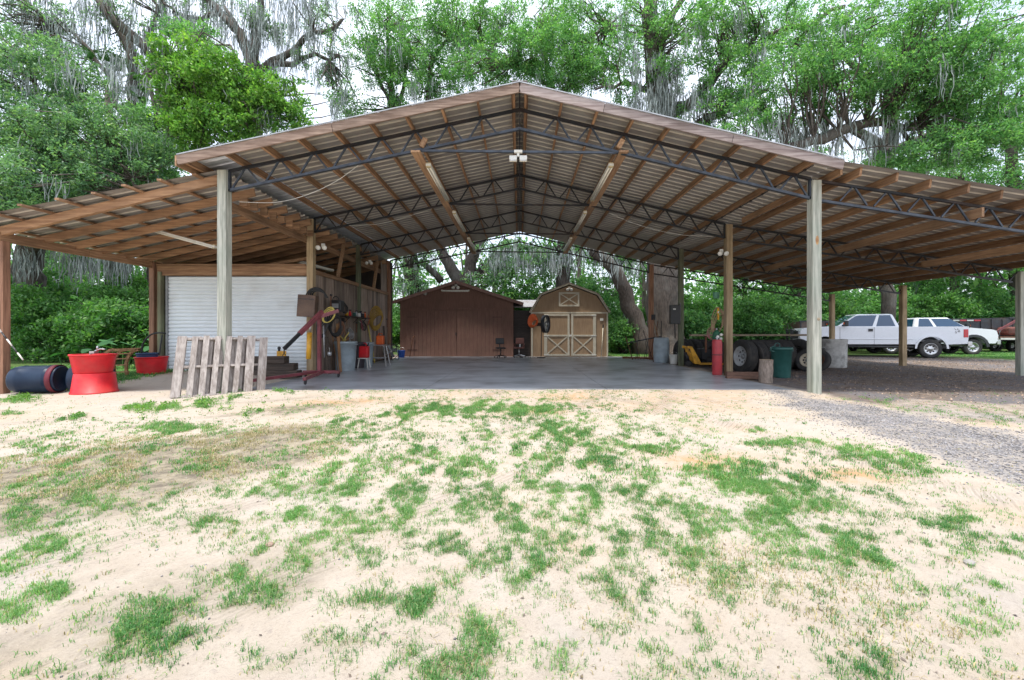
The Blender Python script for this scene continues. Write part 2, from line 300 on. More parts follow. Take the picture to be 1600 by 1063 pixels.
def ground_mat():
    m, nt, bs = newmat('sandy_ground'); N = nt.nodes; L = nt.links
    tc = N.new('ShaderNodeTexCoord'); at = N.new('ShaderNodeAttribute'); at.attribute_name = 'zone'
    sep = N.new('ShaderNodeSeparateColor'); L.new(at.outputs['Color'], sep.inputs[0])
    def noise(s, det=6, ro=.6, vec=None):
        n = N.new('ShaderNodeTexNoise'); n.inputs['Scale'].default_value = s; n.inputs['Detail'].default_value = det; n.inputs['Roughness'].default_value = ro; L.new(vec or tc.outputs['Object'], n.inputs['Vector']); return n.outputs['Fac']
    def ramp(v, a, b, t0=0, t1=1):
        r = N.new('ShaderNodeMapRange'); r.inputs[1].default_value = a; r.inputs[2].default_value = b; r.inputs[3].default_value = t0; r.inputs[4].default_value = t1; L.new(v, r.inputs[0]); return r.outputs[0]
    def mixc(f, a, b):
        x = N.new('ShaderNodeMixRGB')
        if isinstance(f, float): x.inputs[0].default_value = f
        else: L.new(f, x.inputs[0])
        for i, c in ((1, a), (2, b)):
            if isinstance(c, tuple): x.inputs[i].default_value = c4(c)
            else: L.new(c, x.inputs[i])
        return x.outputs[0]
    def mul(a, b):
        x = N.new('ShaderNodeMath'); x.operation = 'MULTIPLY'; L.new(a, x.inputs[0])
        if isinstance(b, float): x.inputs[1].default_value = b
        else: L.new(b, x.inputs[1])
        return x.outputs[0]
    fine = noise(60, 8, .8); mid = noise(5, 6, .65); big = noise(.8, 5); grit = noise(160, 3, .8)
    sand = mixc(ramp(mid, .3, .7), (.52, .455, .38), (.44, .375, .305))
    sand = mixc(ramp(big, .5, .68, 0, .7), sand, (.46, .42, .38))
    ora = noise(.55, 3); sand = mixc(ramp(ora, .55, .70, 0, .5), sand, (.47, .34, .22))
    sand = mixc(ramp(fine, .53, .66, 0, .75), sand, (.31, .26, .215)); sand = mixc(ramp(noise(23, 5, .7), .58, .70, 0, .65), sand, (.34, .295, .26))
    # streaks raked by wheels
    m0 = N.new('ShaderNodeMapping'); m0.inputs['Rotation'].default_value = (0, 0, R(-48)); L.new(tc.outputs['Object'], m0.inputs['Vector']); mp = N.new('ShaderNodeMapping'); mp.inputs['Scale'].default_value = (.9, 9, 1); L.new(m0.outputs[0], mp.inputs['Vector'])
    strk = noise(2.2, 5, .6, mp.outputs[0]); sand = mixc(ramp(strk, .54, .70, 0, .4), sand, (.36, .315, .275))
    vo = N.new('ShaderNodeTexVoronoi'); vo.inputs['Scale'].default_value = 42; L.new(tc.outputs['Object'], vo.inputs['Vector'])
    vsep = N.new('ShaderNodeSeparateColor'); L.new(vo.outputs['Color'], vsep.inputs[0])
    grv = mixc(vsep.outputs[0], (.15, .148, .155), (.36, .345, .335)); grv = mixc(ramp(mid, .36, .58, 0, .75), grv, (.44, .39, .34))
    drt = mixc(ramp(noise(9, 8, .75), .36, .62), (.105, .082, .07), (.22, .18, .15)); drt = mixc(ramp(fine, .55, .7, 0, .7), drt, (.29, .25, .21))
    drt = mixc(ramp(big, .45, .60, 0, .8), drt, (.155, .15, .16))
    sol = mixc(ramp(noise(7, 8, .75), .38, .62), (.15, .13, .10), (.37, .32, .235))
    gr = mixc(ramp(noise(11, 6, .7), .38, .62), (.035, .085, .02), (.12, .17, .05))
    ax = N.new('ShaderNodeAttribute'); ax.attribute_name = 'aux'; asp = N.new('ShaderNodeSeparateColor'); L.new(ax.outputs['Color'], asp.inputs[0])
    thm = N.new('ShaderNodeMath'); thm.operation = 'MULTIPLY'; L.new(asp.outputs[1], thm.inputs[0]); L.new(ramp(noise(26, 6, .75), .38, .6), thm.inputs[1])
    sand = mixc(ramp(thm.outputs[0], .05, .6, 0, .75), sand, (.27, .235, .13))
    sand = mixc(mul(asp.outputs[2], ramp(noise(6, 6, .7), .32, .6)), sand, (.46, .29, .15))
    def mask(ch, a=.3, b=.7, k=.5):
        x = N.new('ShaderNodeMath'); x.operation = 'ADD'; L.new(ch, x.inputs[0]); y = N.new('ShaderNodeMath'); y.operation = 'MULTIPLY_ADD'; L.new(noise(4, 8, .75), y.inputs[0]); y.inputs[1].default_value = k*2; y.inputs[2].default_value = -k; L.new(y.outputs[0], x.inputs[1]); return ramp(x.outputs[0], a, b)
    c = mixc(mask(at.outputs['Alpha'], .30, .9), sand, sol)
    c = mixc(mask(sep.outputs[1], .35, .8), c, drt)
    c = mixc(mask(sep.outputs[0], .35, .75), c, grv)
    c = mixc(mask(sep.outputs[2], .35, .7), c, gr)
    L.new(c, bs.inputs['Base Color']); bs.inputs['Roughness'].default_value = .95; bs.inputs['Specular IOR Level'].default_value = .15
    ad = N.new('ShaderNodeMath'); ad.operation = 'ADD'; L.new(mul(fine, .6), ad.inputs[0]); L.new(mul(grit, .25), ad.inputs[1])
    a2 = N.new('ShaderNodeMath'); a2.operation = 'ADD'; L.new(ad.outputs[0], a2.inputs[0]); L.new(mul(strk, .9), a2.inputs[1])
    a3 = N.new('ShaderNodeMath'); a3.operation = 'ADD'; L.new(a2.outputs[0], a3.inputs[0]); L.new(mul(mul(vo.outputs['Distance'], sep.outputs[0]), 1.2), a3.inputs[1])
    wv = N.new('ShaderNodeTexWave'); wv.inputs['Scale'].default_value = 5.5; wv.inputs['Distortion'].default_value = 2.5; wv.inputs['Detail'].default_value = 2; wm = N.new('ShaderNodeMapping'); wm.inputs['Rotation'].default_value = (0, 0, R(38)); L.new(tc.outputs['Object'], wm.inputs['Vector']); L.new(wm.outputs[0], wv.inputs['Vector'])
    a4 = N.new('ShaderNodeMath'); a4.operation = 'ADD'; L.new(a3.outputs[0], a4.inputs[0]); L.new(mul(mul(wv.outputs['Fac'], asp.outputs[0]), 1.2), a4.inputs[1]); a3 = a4
    b = N.new('ShaderNodeBump'); b.inputs['Strength'].default_value = .8; b.inputs['Distance'].default_value = .03; L.new(a3.outputs[0], b.inputs['Height']); L.new(b.outputs[0], bs.inputs['Normal'])
    return m
aux = np.stack([track_mask(X, Y), gdens_soft(X, Y), warm_mask(X, Y), np.ones_like(X)], -1).reshape(-1, 4)
g = np_mesh('ground', np.stack([X, Y, Z], -1).reshape(-1, 3), fq, np.full(len(fq)//4, 4), ground_mat(), attr={'zone': zone, 'aux': aux})
tag(g, 'pale sandy yard with patches of grey gravel and brown dirt', None, kind='structure')
SLAB = mat('slab_concrete', (.46, .48, .51), (.30, .32, .345), scale=1.6, st=(.6, 1.3, 1), rough=.36, bump=.05, stain=(.12, .12, .12), stain_amt=.85, stain_scale=.9, lo=.3, hi=.7)
s = MB()
for i in range(3):
    for j in range(3):      # three by three pours with saw joints between
        x0, x1 = -6.0+i*3.95, -6.0+(i+1)*3.95-.012; y0, y1 = 9.05+j*4.17, 9.05+(j+1)*4.17-.012
        s.box(((x0+x1)/2, (y0+y1)/2, -.1), (x1-x0, y1-y0, .2))
s.build('concrete_floor', SLAB, bevel=.004)
tag(bpy.data.objects['concrete_floor'], 'smooth grey concrete slab under the barn roof', None, kind='structure')
def drop(x, y): return float(gz(x, y))
# ------------------------------------------------------------ the pole barn
Y0, Y1 = 8.25, 20.35
ROWS = [8.81, 12.47, 16.13, 19.79]
def zroof(x):
    if x <= 0: return 6.05+.212*x
    if x <= 6.24: return 6.05-.239*x
    return 4.56-.158*(x-6.24)
barn = thing('pole_barn', 'large open pole barn with low gable metal roof and lean-tos on both sides', 'barn', (0, 8.8, 0))
BO = Vector((0, 8.8, 0))
def bb(mb, name, m, parent=None, **k):
    o = mb.build(name, m, parent or barn, **k)
    if hasattr(mb, 'ribs') and m is SHEET:      # the cover lap and rib of every panel strip, coloured paler as if lit
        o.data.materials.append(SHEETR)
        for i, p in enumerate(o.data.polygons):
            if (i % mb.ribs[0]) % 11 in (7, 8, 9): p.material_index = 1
    if parent is None: o.location = -BO
    return o
def sheet(x0, x1, zf, ya, yb, th=.0, rib=.034, pitch=.229, yfront=None):
    """ribbed panel running down the slope; ribs lie along x"""
    mb = MB(); prof = []; y = ya; n = int(round((yb-ya)/pitch))
    for k in range(n):
        b = ya+k*pitch
        prof += [(b, 0), (b+.055, 0), (b+.068, .006), (b+.081, 0), (b+.128, 0), (b+.141, .006), (b+.150, 0), (b+.160, 0), (b+.176, rib), (b+.206, rib), (b+.224, 0)]
    prof.append((ya+n*pitch, 0)); vs = []; m = len(prof)
    xs = x0 if hasattr(x0, '__len__') else (x0, x1)
    for x in xs:
        for (yy, zz) in prof: vs.append((x, yy, zf(x)+zz))
    fs = [(i*m+k, i*m+k+1, (i+1)*m+k+1, (i+1)*m+k) for i in range(len(xs)-1) for k in range(m-1)]
    nv = len(vs); vs += [(x, y, z+.0012) for x, y, z in vs]; fs += [tuple(nv+q for q in reversed(f)) for f in fs]
    mb.add(vs, fs); mb.ribs = [len(prof)-1, len(xs)-1]; return mb
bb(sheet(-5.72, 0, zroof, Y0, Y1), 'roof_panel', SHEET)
bb(sheet(-6.60, -5.722, zroof, Y0, Y1), 'roof_panel', SHEETN)
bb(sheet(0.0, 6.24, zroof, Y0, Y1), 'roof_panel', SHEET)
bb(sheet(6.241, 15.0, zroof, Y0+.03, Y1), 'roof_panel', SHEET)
bb(MB().beam((0, Y0-.01, 6.095), (0, Y1+.01, 6.095), .3, .012), 'ridge_cap', SHEET)
# left lean-to roof, front edge slightly skewed
def zl(x): return 4.56-.232*(-x-6.1)
def yl(x): return 8.72-.085*(-x-6.1)
mb = sheet(-11.15, -6.12, lambda x: zl(x), 0, 11.5)
mb.v = [(x, y+yl(x)-(.0 if y < 6 else (yl(x)-8.5)), z) for x, y, z in mb.v]
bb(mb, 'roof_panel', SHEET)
# purlins (joists on edge, running back)
def joist(x, ya, yb, top, w=.045, h=.165, m=W_Y, slope=0, name='purlin'):
    bb(MB().beam((x, ya, top-h/2), (x, yb, top-h/2), w, h, up=(-slope, 0, 1)), name, m)
for sgn, sl_ in ((-1, .212), (1, -.239)):
    for k in range(10):
        x = sgn*(.13+.7*k) if k else sgn*.13
        if sgn < 0 and k == 9: x = -6.5
        if abs(x) < 6.55 and not (sgn > 0 and k == 9): joist(x, Y0+.03, Y1-.05, zroof(x)-.004, slope=sl_)
for k in range(12):
    x = 6.72+.7*k; joist(x, Y0+.16+random.uniform(-.05, .05), Y1-.05, zroof(x)-.004, slope=-.158, h=.17)
bb(MB().beam((6.38, Y0+.2, 4.43), (6.38, 12.2, 4.43), .045, .15), 'purlin', W_Y)
# fascia boards (three lengths a side)
xs = [-6.6, -3.6, 0]
for a, b in ((-6.6, -3.62), (-3.61, -.003)):
    bb(MB().beam((a, Y0-.03, zroof(a)-.105), (b, Y0-.03, zroof(b)-.105), .038, .175), 'fascia_board', FASC)
for a, b in ((.003, 1.62), (1.63, 4.1), (4.11, 6.24)):
    bb(MB().beam((a, Y0-.03, zroof(a)-.105), (b, Y0-.03, zroof(b)-.105), .038, .175), 'fascia_board', FASCG)
bb(MB().beam((-6.62, Y0-.05, zroof(-6.62)-.11), (-6.62, Y1, zroof(-6.62)-.11), .03, .2), 'fascia_board', W_YF)
bb(MB().beam((-6.6, Y0-.055, zroof(-6.6)+.0), (0, Y0-.055, 6.05), .022, .02).beam((0, Y0-.055, 6.05), (6.24, Y0-.055, zroof(6.24)), .022, .02), 'drip_edge', GALV)
# steel trusses: chords + web of angle bars
def truss(y, front):
    m = STEELF if front else STEEL; mt = STEEL
    s = .05; top = MB(); low = MB(); webs = {k: MB() for k in 'lrx'}
    zt = lambda x: zroof(x)-.215; zb = lambda x: zt(x)-(.40 if abs(x) <= 6.2 else .36)
    def ch(mb, x0, x1, zf, w=.06): mb.beam((x0, y, zf(x0)), (x1, y, zf(x1)), w, s)
    ch(top, -6.0, 0, zt); ch(top, 0, 6.0, zt); ch(top, 6.2, 14.4, zt, .055)
    t = bb(top, 'truss', mt)
    ch(low, -6.0, 0, zb); ch(low, 0, 6.0, zb); ch(low, 6.2, 14.4, zb, .055)
    low.beam((-2.03, y+.004, zb(-2.03)-.02), (1.98, y+.004, zb(1.98)-.02), .045, .045)
    low.beam((-6.0, y, zt(-6.0)), (-6.0, y, zb(-6.0)-.02), .05, .06).beam((6.0, y, zt(6.0)), (6.0, y, zb(6.0)-.02), .05, .06)
    low.build('bottom_chord', m, t)
    low.beam((0, y, zt(0)+.02), (0, y, zb(0)-.03), .09, .11)
    for sg in (-1, 1):
        for k in range(8):
            xt = sg*(.75+.7*k); xa = xt-sg*.27; xb = xt+sg*.30
            for q in (xa, xb):
                if abs(q) < 5.98: webs['l' if sg < 0 else 'r'].beam((xt+(q-xt)*.12, y+.006, zt(xt)-.02), (q, y+.006, zb(q)+.02), .032, .032)
    for k in range(12):
        xt = 6.9+.7*k; 
        for q in (xt-.28, xt+.28):
            if q < 14.35: webs['x'].beam((xt+(q-xt)*.12, y+.006, zt(xt)-.02), (q, y+.006, zb(q)+.02), .030, .030)
    for g in webs.values(): g.build('truss_web', m if front else STEEL, t)
for i, y in enumerate(ROWS): truss(y, i == 0)
# ridge brace and rod brace running back
mb = MB().beam((0, 8.3, 5.90), (0, 20.2, 5.90), .03, .05).beam((0, 8.8, 5.42), (0, 19.8, 5.42), .03, .03)
k = 8.81
while k < 19.6: mb.beam((0, k, 5.88), (0, k+.28, 5.44), .018, .018); mb.beam((0, k+.28, 5.44), (0, k+.56, 5.88), .018, .018); k += .56
bb(mb, 'ridge_brace', STEEL)
mb = MB(); yy = 8.3
while yy < 19: mb.tube([(5.72, yy, zroof(5.72)-.20), (5.72, yy+.5, zroof(5.72)-.20)], .013, 5); mb.box((5.72, yy+.25, zroof(5.72)-.2), (.035, .06, .035)); yy += .5
bb(mb, 'brace_rod', STEEL)
# light boards hung below the trusses
for x in (-2.13, 2.13):
    for a, b in ((8.7, 12.5), (12.52, 16.2), (16.22, 20.0)):
        bb(MB().box((x, (a+b)/2, 4.93), (.19, b-a, .04)), 'light_board', W_YF)
bb(MB().beam((9.35, 8.6, 3.66), (9.35, 12.9, 3.66), .05, .19), 'light_board', W_YF)
bb(MB().beam((11.9, 8.6, 3.23), (11.9, 12.6, 3.23), .05, .19), 'light_board', W_YF)
bb(MB().beam((9.35, 12.95, 3.64), (9.35, 17, 3.64), .05, .19), 'light_board', W_YF)
for x, y, z in ((-1.98, 8.75, 5.12), (2.07, 8.76, 5.10)):
    bb(MB().beam((x-.04, y, z-.08), (x+.05, y, z+.09), .05, .10), 'board_hanger', W_YF)
# posts
def post(x, y, zt, m, w=.185, wy=.185):
    o = bb(MB().box((x, y, (zt-.5)/2), (w, wy, zt+.5)), 'post', m, bevel=.006); return o
post(-6.1, 8.81, 4.56, POST_G); post(6.1, 8.83, 4.36, POST_G)
post(-6.1, 12.47, 4.53, POST_T); post(6.1, 12.47, 4.37, POST_T)
post(-6.1, 16.13, 4.53, POST_GR, .15, .15); post(6.1, 16.13, 4.37, POST_GR, .17, .17)
post(-6.1, 19.79, 4.53, POST_R); post(6.1, 19.79, 4.37, POST_R, .19, .19)
for y, m in ((8.81, POST_G), (12.45, POST_G), (16.13, POST_T), (19.79, POST_T)): post(14.62 if y < 13 else 14.5, y, 3.0, m, .14 if y < 13 else .17, .14 if y < 13 else .17)
post(-10.72, 8.85, 3.12, POST_R, .14, .14); post(-10.72, 12.47, 3.3, POST_R, .14, .14); post(-10.72, 19.79, 3.3, POST_R, .14, .14)
# scar where a branch was cut out of the front right post
bb(MB().lathe([(0, .003), (.028, .002), (.045, -.004)], (6.1, 8.83-.096, 3.12), 14, Matrix.Rotation(R(90), 3, 'X') @ Matrix.Diagonal((.8, 2.2, 1)).to_3x3()), 'knot', mat('raw_knot_wood', (.66, .42, .16), (.3, .15, .06)))
bb(MB().lathe([(0, .003), (.02, .002), (.035, -.004)], (6.13, 8.83-.096, 1.50), 14, Matrix.Rotation(R(90), 3, 'X')), 'knot', mat('grey_knot_wood', (.40, .33, .22), (.22, .16, .1)))
# left lean-to framing
for i, y in enumerate((8.83, 9.62, 10.3, 10.95, 11.6, 12.2, 12.8, 13.4, 14.0, 14.6, 15.2, 16.1, 17.0, 18.0, 19.0, 19.8)):
    xe = -11.0 if i else -11.0; dz = .17
    bb(MB().beam((xe, y, zl(xe)-dz), (-6.22 if i == 0 else -5.98, y, zl(-6.1)-dz), .09 if i == 0 else .042, .175), 'rafter', W_X)
for k in range(8):
    x = -6.55-.62*k; bb(MB().beam((x, yl(x)-.12-.04*(k % 3), zl(x)-.045), (x, 19.9, zl(x)-.045), .085, .038), 'purlin', W_Y)
bb(MB().beam((-6.21, 8.9, 3.93), (-6.21, 19.8, 3.93), .05, .19), 'header_beam', W_Y)
bb(MB().beam((-10.72, 8.77, 3.20), (-10.72, 10.6, 3.20), .05, .19), 'header_beam', W_Y)
bb(MB().beam((-10.72, 10.61, 3.20), (-10.72, 19.8, 3.20), .05, .19), 'header_beam', W_Y)
for k in range(9):      # notched rafter tails sitting on the header
    y = 9.3+k*.37; bb(MB().box((-6.02, y, 4.08), (.16, .045, .17)), 'rafter_tail', W_X)
# store room under the left lean-to
DW = mat('white_steel_slats', (.78, .83, .86), (.73, .78, .80), scale=2, rough=.4, metal=.05, bump=0, stain=(.42, .38, .33), stain_scale=1.3, stain_amt=.22)
rd = MB(); x0, x1 = -10.38, -6.22; zb_, zt_ = .02, 2.88; n = int((zt_-zb_)/.11); vs = []; pr = []
for k in range(n):
    z = zb_+k*.11; pr += [(z, .004), (z+.004, .022), (z+.013, .022), (z+.02, .002), (z+.045, -.006), (z+.075, -.006), (z+.105, .002)]
for x in (x0, x1): vs += [(x, 12.60+dy, z) for z, dy in pr]
m_ = len(pr); rd.add(vs, [(k, m_+k, m_+k+1, k+1) for k in range(m_-1)])
rdo = bb(rd, 'roller_door', DW)
MB().box((0, 0, 0), (4.16, .03, .05), ).build('bottom_rail', GALV, rdo, loc=(-8.3, 12.58, .045))
MB().box((0, 0, 0), (.05, .06, 2.9)).build('guide_rail', GALV, rdo, loc=(-10.41, 12.58, 1.47))
MB().box((0, 0, 0), (.05, .06, 2.9)).build('guide_rail', GALV, rdo, loc=(-6.2, 12.66, 1.47))
bb(MB().beam((-10.62, 12.5, 3.03), (-6.2, 12.5, 3.03), .05, .27), 'door_header', W_X)
bb(MB().box((-10.52, 12.50, 1.5), (.09, .14, 3.0)), 'door_jamb', POST_GR); bb(MB().box((-10.63, 12.56, 1.5), (.10, .10, 3.0)), 'door_jamb', POST_T)
bb(MB().beam((-10.6, 12.46, 3.2), (-6.25, 12.46, 3.2), .04, .05), 'door_header_trim', W_X)
pw = MB(); y = 12.58; rnd = random.Random(5)
while y < 19.7:
    wd = rnd.choice((.14, .18, .24, .28)); pw.box((-6.12+rnd.uniform(-.008, .008), y+wd/2, 1.5+rnd.uniform(-.01, .01)), (.022, wd-.008, 2.98), Matrix.Rotation(rnd.uniform(-.004, .004), 3, 'X')); y += wd
bb(pw, 'plank_wall', BARNW)
bb(MB().beam((-6.08, 12.5, 3.02), (-6.08, 19.8, 3.02), .05, .12), 'wall_cap_beam', W_Y)
pw = MB(); y = 12.6
while y < 19.7: pw.box((-10.72, y+.14, 1.62), (.022, .275, 3.35)); y += .28
x = -10.7
while x < -6.2: h_ = zl(x)-.06; pw.box((x+.14, 19.9, h_/2), (.278, .022, h_)); x += .28
bb(pw, 'plank_wall', mat('dark_siding', (.10, .08, .065), (.06, .045, .04), st=(8, 8, .8), isl=.3))
for (x, z0, z1, y) in ((-6.1, 3.08, 4.3, 14.3), (-6.1, 3.08, 4.3, 17.8)):
    bb(MB().beam((x, y, z0), (x, y+.5, z1), .04, .12, up=(1, 0, 0)), 'brace_board', W_YF)
bb(MB().beam((-6.15, 18.9, 3.7), (-6.15, 19.8, 3.7), .03, 1.3), 'gable_board', BARNW)
bb(MB().beam((-10.6, 14.0, 3.05), (-6.2, 12.9, 3.5), .05, .09), 'inner_rafter', W_X)

# strip lights
def strip(name, label, grp, a, b):
    a, b = Vector(a), Vector(b); t = thing(name, label, 'strip light', a, 0, grp)
    L_ = (b-a).length; d = (b-a)
    MB().beam((0, 0, 0), d, .11, .05).build('housing', WHITE, t)
    sd_ = d.cross(Vector((0, 0, 1))).normalized()*.032; e = d.normalized()
    for s_ in (-1, 1): MB().tube([sd_*s_+e*.06+Vector((0, 0, -.042)), d+sd_*s_-e*.06+Vector((0, 0, -.042))], .017, 8).build('tube', TUBE, t)
    for q in (0, 1): MB().beam(e*(.01 if q == 0 else L_-.06), e*(.055 if q == 0 else L_-.01), .10, .10).build('end_cap', YCAP, t)
    return t
TUBE = mat('milky_tube_glass', (.80, .78, .70), (.72, .69, .6), rough=.25, bump=0); YCAP = mat('yellowed_plastic', (.55, .46, .28), (.45, .36, .2), rough=.5, bump=0)
side = {-1: 'left', 1: 'right'}; rk = ['nearest', 'middle', 'farthest']
for sg in (-1, 1):
    for i, (a, b) in enumerate(((9.25, 11.7), (12.9, 15.3), (16.5, 18.9))):
        strip('strip_light', 'twin tube strip light, %s of three on the %s hanging board under the roof' % (rk[i], side[sg]), 'strip lights on the hanging boards', (sg*1.985, a, 4.87), (sg*1.985, b, 4.87))
strip('strip_light', 'long pale strip light hanging under the left lean-to rafters', 'strip lights of the left lean-to', P(218, 353, 10.6), P(338, 386, 10.6))
strip('strip_light', 'dim strip light in the dark above the white roller door', 'strip lights of the left lean-to', (-6.9, 13.2, 3.45), (-6.4, 14.6, 3.35))
# flood lights
def flood(label, loc, heads=((-.09, 0), (.09, 0)), sc=1, grp='twin flood lights'):
    t = thing('flood_light', label, 'flood light', loc, 0, grp)
    MB().box((0, 0, .0), (.10*sc, .05, .10*sc)).build('mounting_box', WHITE, t, bevel=.008)
    for x, z in heads:
        h = MB().lathe([(0, 0), (.025*sc, 0), (.035*sc, .03), (.07*sc, .10*sc), (.068*sc, .115*sc), (0, .118*sc)], (x*sc, -.03, -.05*sc), 14, Matrix.Rotation(R(115), 3, 'X')).build('lamp_head', WHITE, t)
    return t
tf = thing('flood_light', 'white twin flood light hanging at the middle of the front truss tie', 'flood light', (-.03, 8.74, 4.93))
MB().box((0, 0, 0), (.17, .08, .06)).build('mounting_box', WHITE, tf, bevel=.006)
MB().beam((0, 0, .0), (0, .0, -.1), .05, .05).build('bracket', WHITE, tf)
for x in (-.13, .13):
    h = MB().box((x*.8, -.03, -.15), (.155, .08, .11), Matrix.Rotation(R(-25), 3, 'X')).build('lamp_head', WHITE, tf, bevel=.01)
    MB().box((x*.8, -.066, -.175), (.12, .012, .08), Matrix.Rotation(R(-25), 3, 'X')).build('lens', CLEARL, h)
flood('white twin bulb flood light on the tan post left of the engine hoist', P(505, 383, 12.3)); flood('white twin bulb flood light hanging on the tan post above the red gas cylinder', P(1127, 392, 12.3))
flood('small white flood light high on the far left post', P(578, 408, 16.0), sc=.9); 
# loose white cords
def cable(label, pts, r=.006, m=None, name='power_cord', cat='cord', sag=0, grp=None):
    pts = [Vector(p) for p in pts]; o = pts[0].copy(); q = []
    for i in range(len(pts)-1):
        p0 = pts[max(i-1, 0)]; p1 = pts[i]; p2 = pts[i+1]; p3 = pts[min(i+2, len(pts)-1)]
        for k in range(8):
            t = k/8; q.append(.5*((2*p1)+(p2-p0)*t+(2*p0-5*p1+4*p2-p3)*t*t+(3*p1-p0-3*p2+p3)*t**3))
    q.append(pts[-1]); b = MB().tube([x-o for x in q], r, 5).build(name, m or WHITE, loc=o); return tag(b, label, cat, grp)
cable('white cord drooping from the left front post up to the front truss', [P(372, 315, 8.95), P(430, 316, 8.95), P(480, 304, 8.9), P(525, 283, 8.9), P(560, 258, 8.85)], .005)
cable('thin white cord looping behind the second truss on the right half', [P(952, 333, 12.3), P(1000, 352, 12.2), P(1060, 366, 12.2), P(1115, 369, 12.3)], .005)
cable('thin white cord along the second truss on the left half', [P(545, 352, 12.3), P(600, 348, 12.3), P(675, 326, 12.3)], .005)

# ------------------------------------------------------------ sheds behind the slab
BRN = mat('brown_siding', (.21, .108, .078), (.155, .078, .057), scale=3, st=(6, 6, .7), rough=.75, bump=.1, stain=(.12, .07, .05), stain_amt=.5)
BRND = mat('dark_brown_trim', (.09, .042, .032), (.06, .028, .022), rough=.6)
TAN = mat('tan_siding', (.36, .245, .145), (.29, .19, .11), scale=3, st=(6, 6, .7), rough=.7, bump=.08, stain=(.14, .08, .05), stain_amt=.3)
CREAM = mat('cream_trim', (.58, .53, .42), (.46, .42, .33), rough=.6, bump=.05)
def PX(px, d): return (px-812)*d/F
SY = 21.62; k_ = SY/F
sh = thing('brown_shed', 'brown wooden shed with wide double doors behind the slab', 'shed', (PX(714, SY), SY, 0)); SX = PX(714, SY)
wl, wr = PX(625, SY)-SX, PX(802, SY)-SX
pk = CH+(519-441)*k_; ez = CH+(519-467)*k_
g1 = MB().prism([(wl, -.1), (wr, -.1), (wr, ez-.02), (0, pk-.06), (wl, ez-.02)], 0, 5.0); g1.build('wall', BRN, sh)
bat = MB(); x = wl+.2
while x < wr-.1: bat.box((x, -.004, 1.25), (.018, .012, 2.45)); x += .3
for i, (a, b) in enumerate(((-2.55, -.01), (.01, 2.35))):
    d_ = MB().box(((a+b)/2, -.03, 1.17), (b-a-.01, .04, 2.3)).build('door', BRN, sh)
    for xx in np.arange(a+.2, b-.1, .2): pass
    m2 = MB()
    for xx in np.arange(a+.2, b-.05, .205): m2.box((xx, -.052, 1.17), (.012, .006, 2.26))
    m2.build('groove', BRND, d_)
    for z in (.35, 2.0): MB().box((a+.3 if i == 0 else b-.3, -.058, z), (.5, .008, .03)).build('hinge', BRND, d_)
MB().box((-.04, -.07, 1.15), (.04, .03, .16)).build('latch', STEEL, sh)
MB().box((-.08, -.02, 2.42), (5.4, .05, .10)).build('door_header', BRN, sh)
rf = MB()
for a, b in (((wl-.35, ez-.16), (0, pk+.05)), ((wr+.5, ez-.22), (0, pk+.05))):
    rf.beam((a[0], 2.35, a[1]), (b[0], 2.35, b[1]), 5.4, .05, up=(0, 0, 1))
rf.build('roof', mat('brown_shingles', (.07, .05, .045), (.04, .03, .03), scale=12), sh)
fb = MB().beam((wl-.36, -.38, ez-.22), (0, -.38, pk-.02), .03, .15).beam((wr+.51, -.38, ez-.28), (0, -.38, pk-.02), .03, .15); fb.build('fascia', BRND, sh)
o = strip('strip_light', 'white strip light above the doors of the brown shed', 'lights of the brown shed', (PX(690, SY), SY-.08, CH+(519-454)*k_), (PX(734, SY), SY-.08, CH+(519-454)*k_))
flood('grey flood light under the peak of the brown shed', (PX(713, SY), SY-.1, CH+(519-446)*k_), sc=1.3); 
t_ = thing('bulkhead_lamp', 'small round lamp under the left eave of the brown shed', 'lamp', (PX(665, SY), SY-.08, CH+(519-458)*k_)); MB().lathe([(0, .08), (.07, .06), (.1, 0), (0, 0)], (0, 0, 0), 16, Matrix.Rotation(R(90), 3, 'X')).build('globe', WHITE, t_); MB().lathe([(.115, .02), (.115, 0), (.1, 0)], (0, 0, 0), 16, Matrix.Rotation(R(90), 3, 'X')).build('rim', GALV, t_)
# barn-style tan shed
T0 = 21.55; k2 = T0/F; TX = PX(890, T0); ts = thing('tan_shed', 'tan gambrel roof shed with cream trim and crossed double doors', 'shed', (TX, T0, 0))
def tz(py): return CH+(519-py)*k2
def tx(px): return PX(px, T0)-TX
prof = [(828, 488), (845, 460), (889, 443), (934, 460), (952, 488)]
pts = [(tx(a), tz(b)) for a, b in prof]
MB().prism([(tx(830), -.1), (tx(950), -.1), (tx(950), tz(488)), (tx(932), tz(462)), (0, tz(446)), (tx(847), tz(462)), (tx(830), tz(488))], 0, 3.2).build('wall', TAN, ts)
rf = MB(); rt = MB()
for a, b in zip(pts[:-1], pts[1:]):
    rf.beam((a[0], 1.55, a[1]+.03), (b[0], 1.55, b[1]+.03), 3.5, .04); rt.beam((a[0], -.1, a[1]), (b[0], -.1, b[1]), .14, .09)
rf.build('roof', mat('tan_shingles', (.16, .13, .10), (.10, .08, .06), scale=14), ts); rt.build('roof_trim', CREAM, ts)
MB().box((0, -.03, tz(488.5)), (tx(950)-tx(830), .05, .07)).build('belt_trim', CREAM, ts)
for q in (831.2, 948.8): MB().box((tx(q), -.025, tz(489)/2), (.07, .05, tz(490))).build('corner_trim', CREAM, ts)
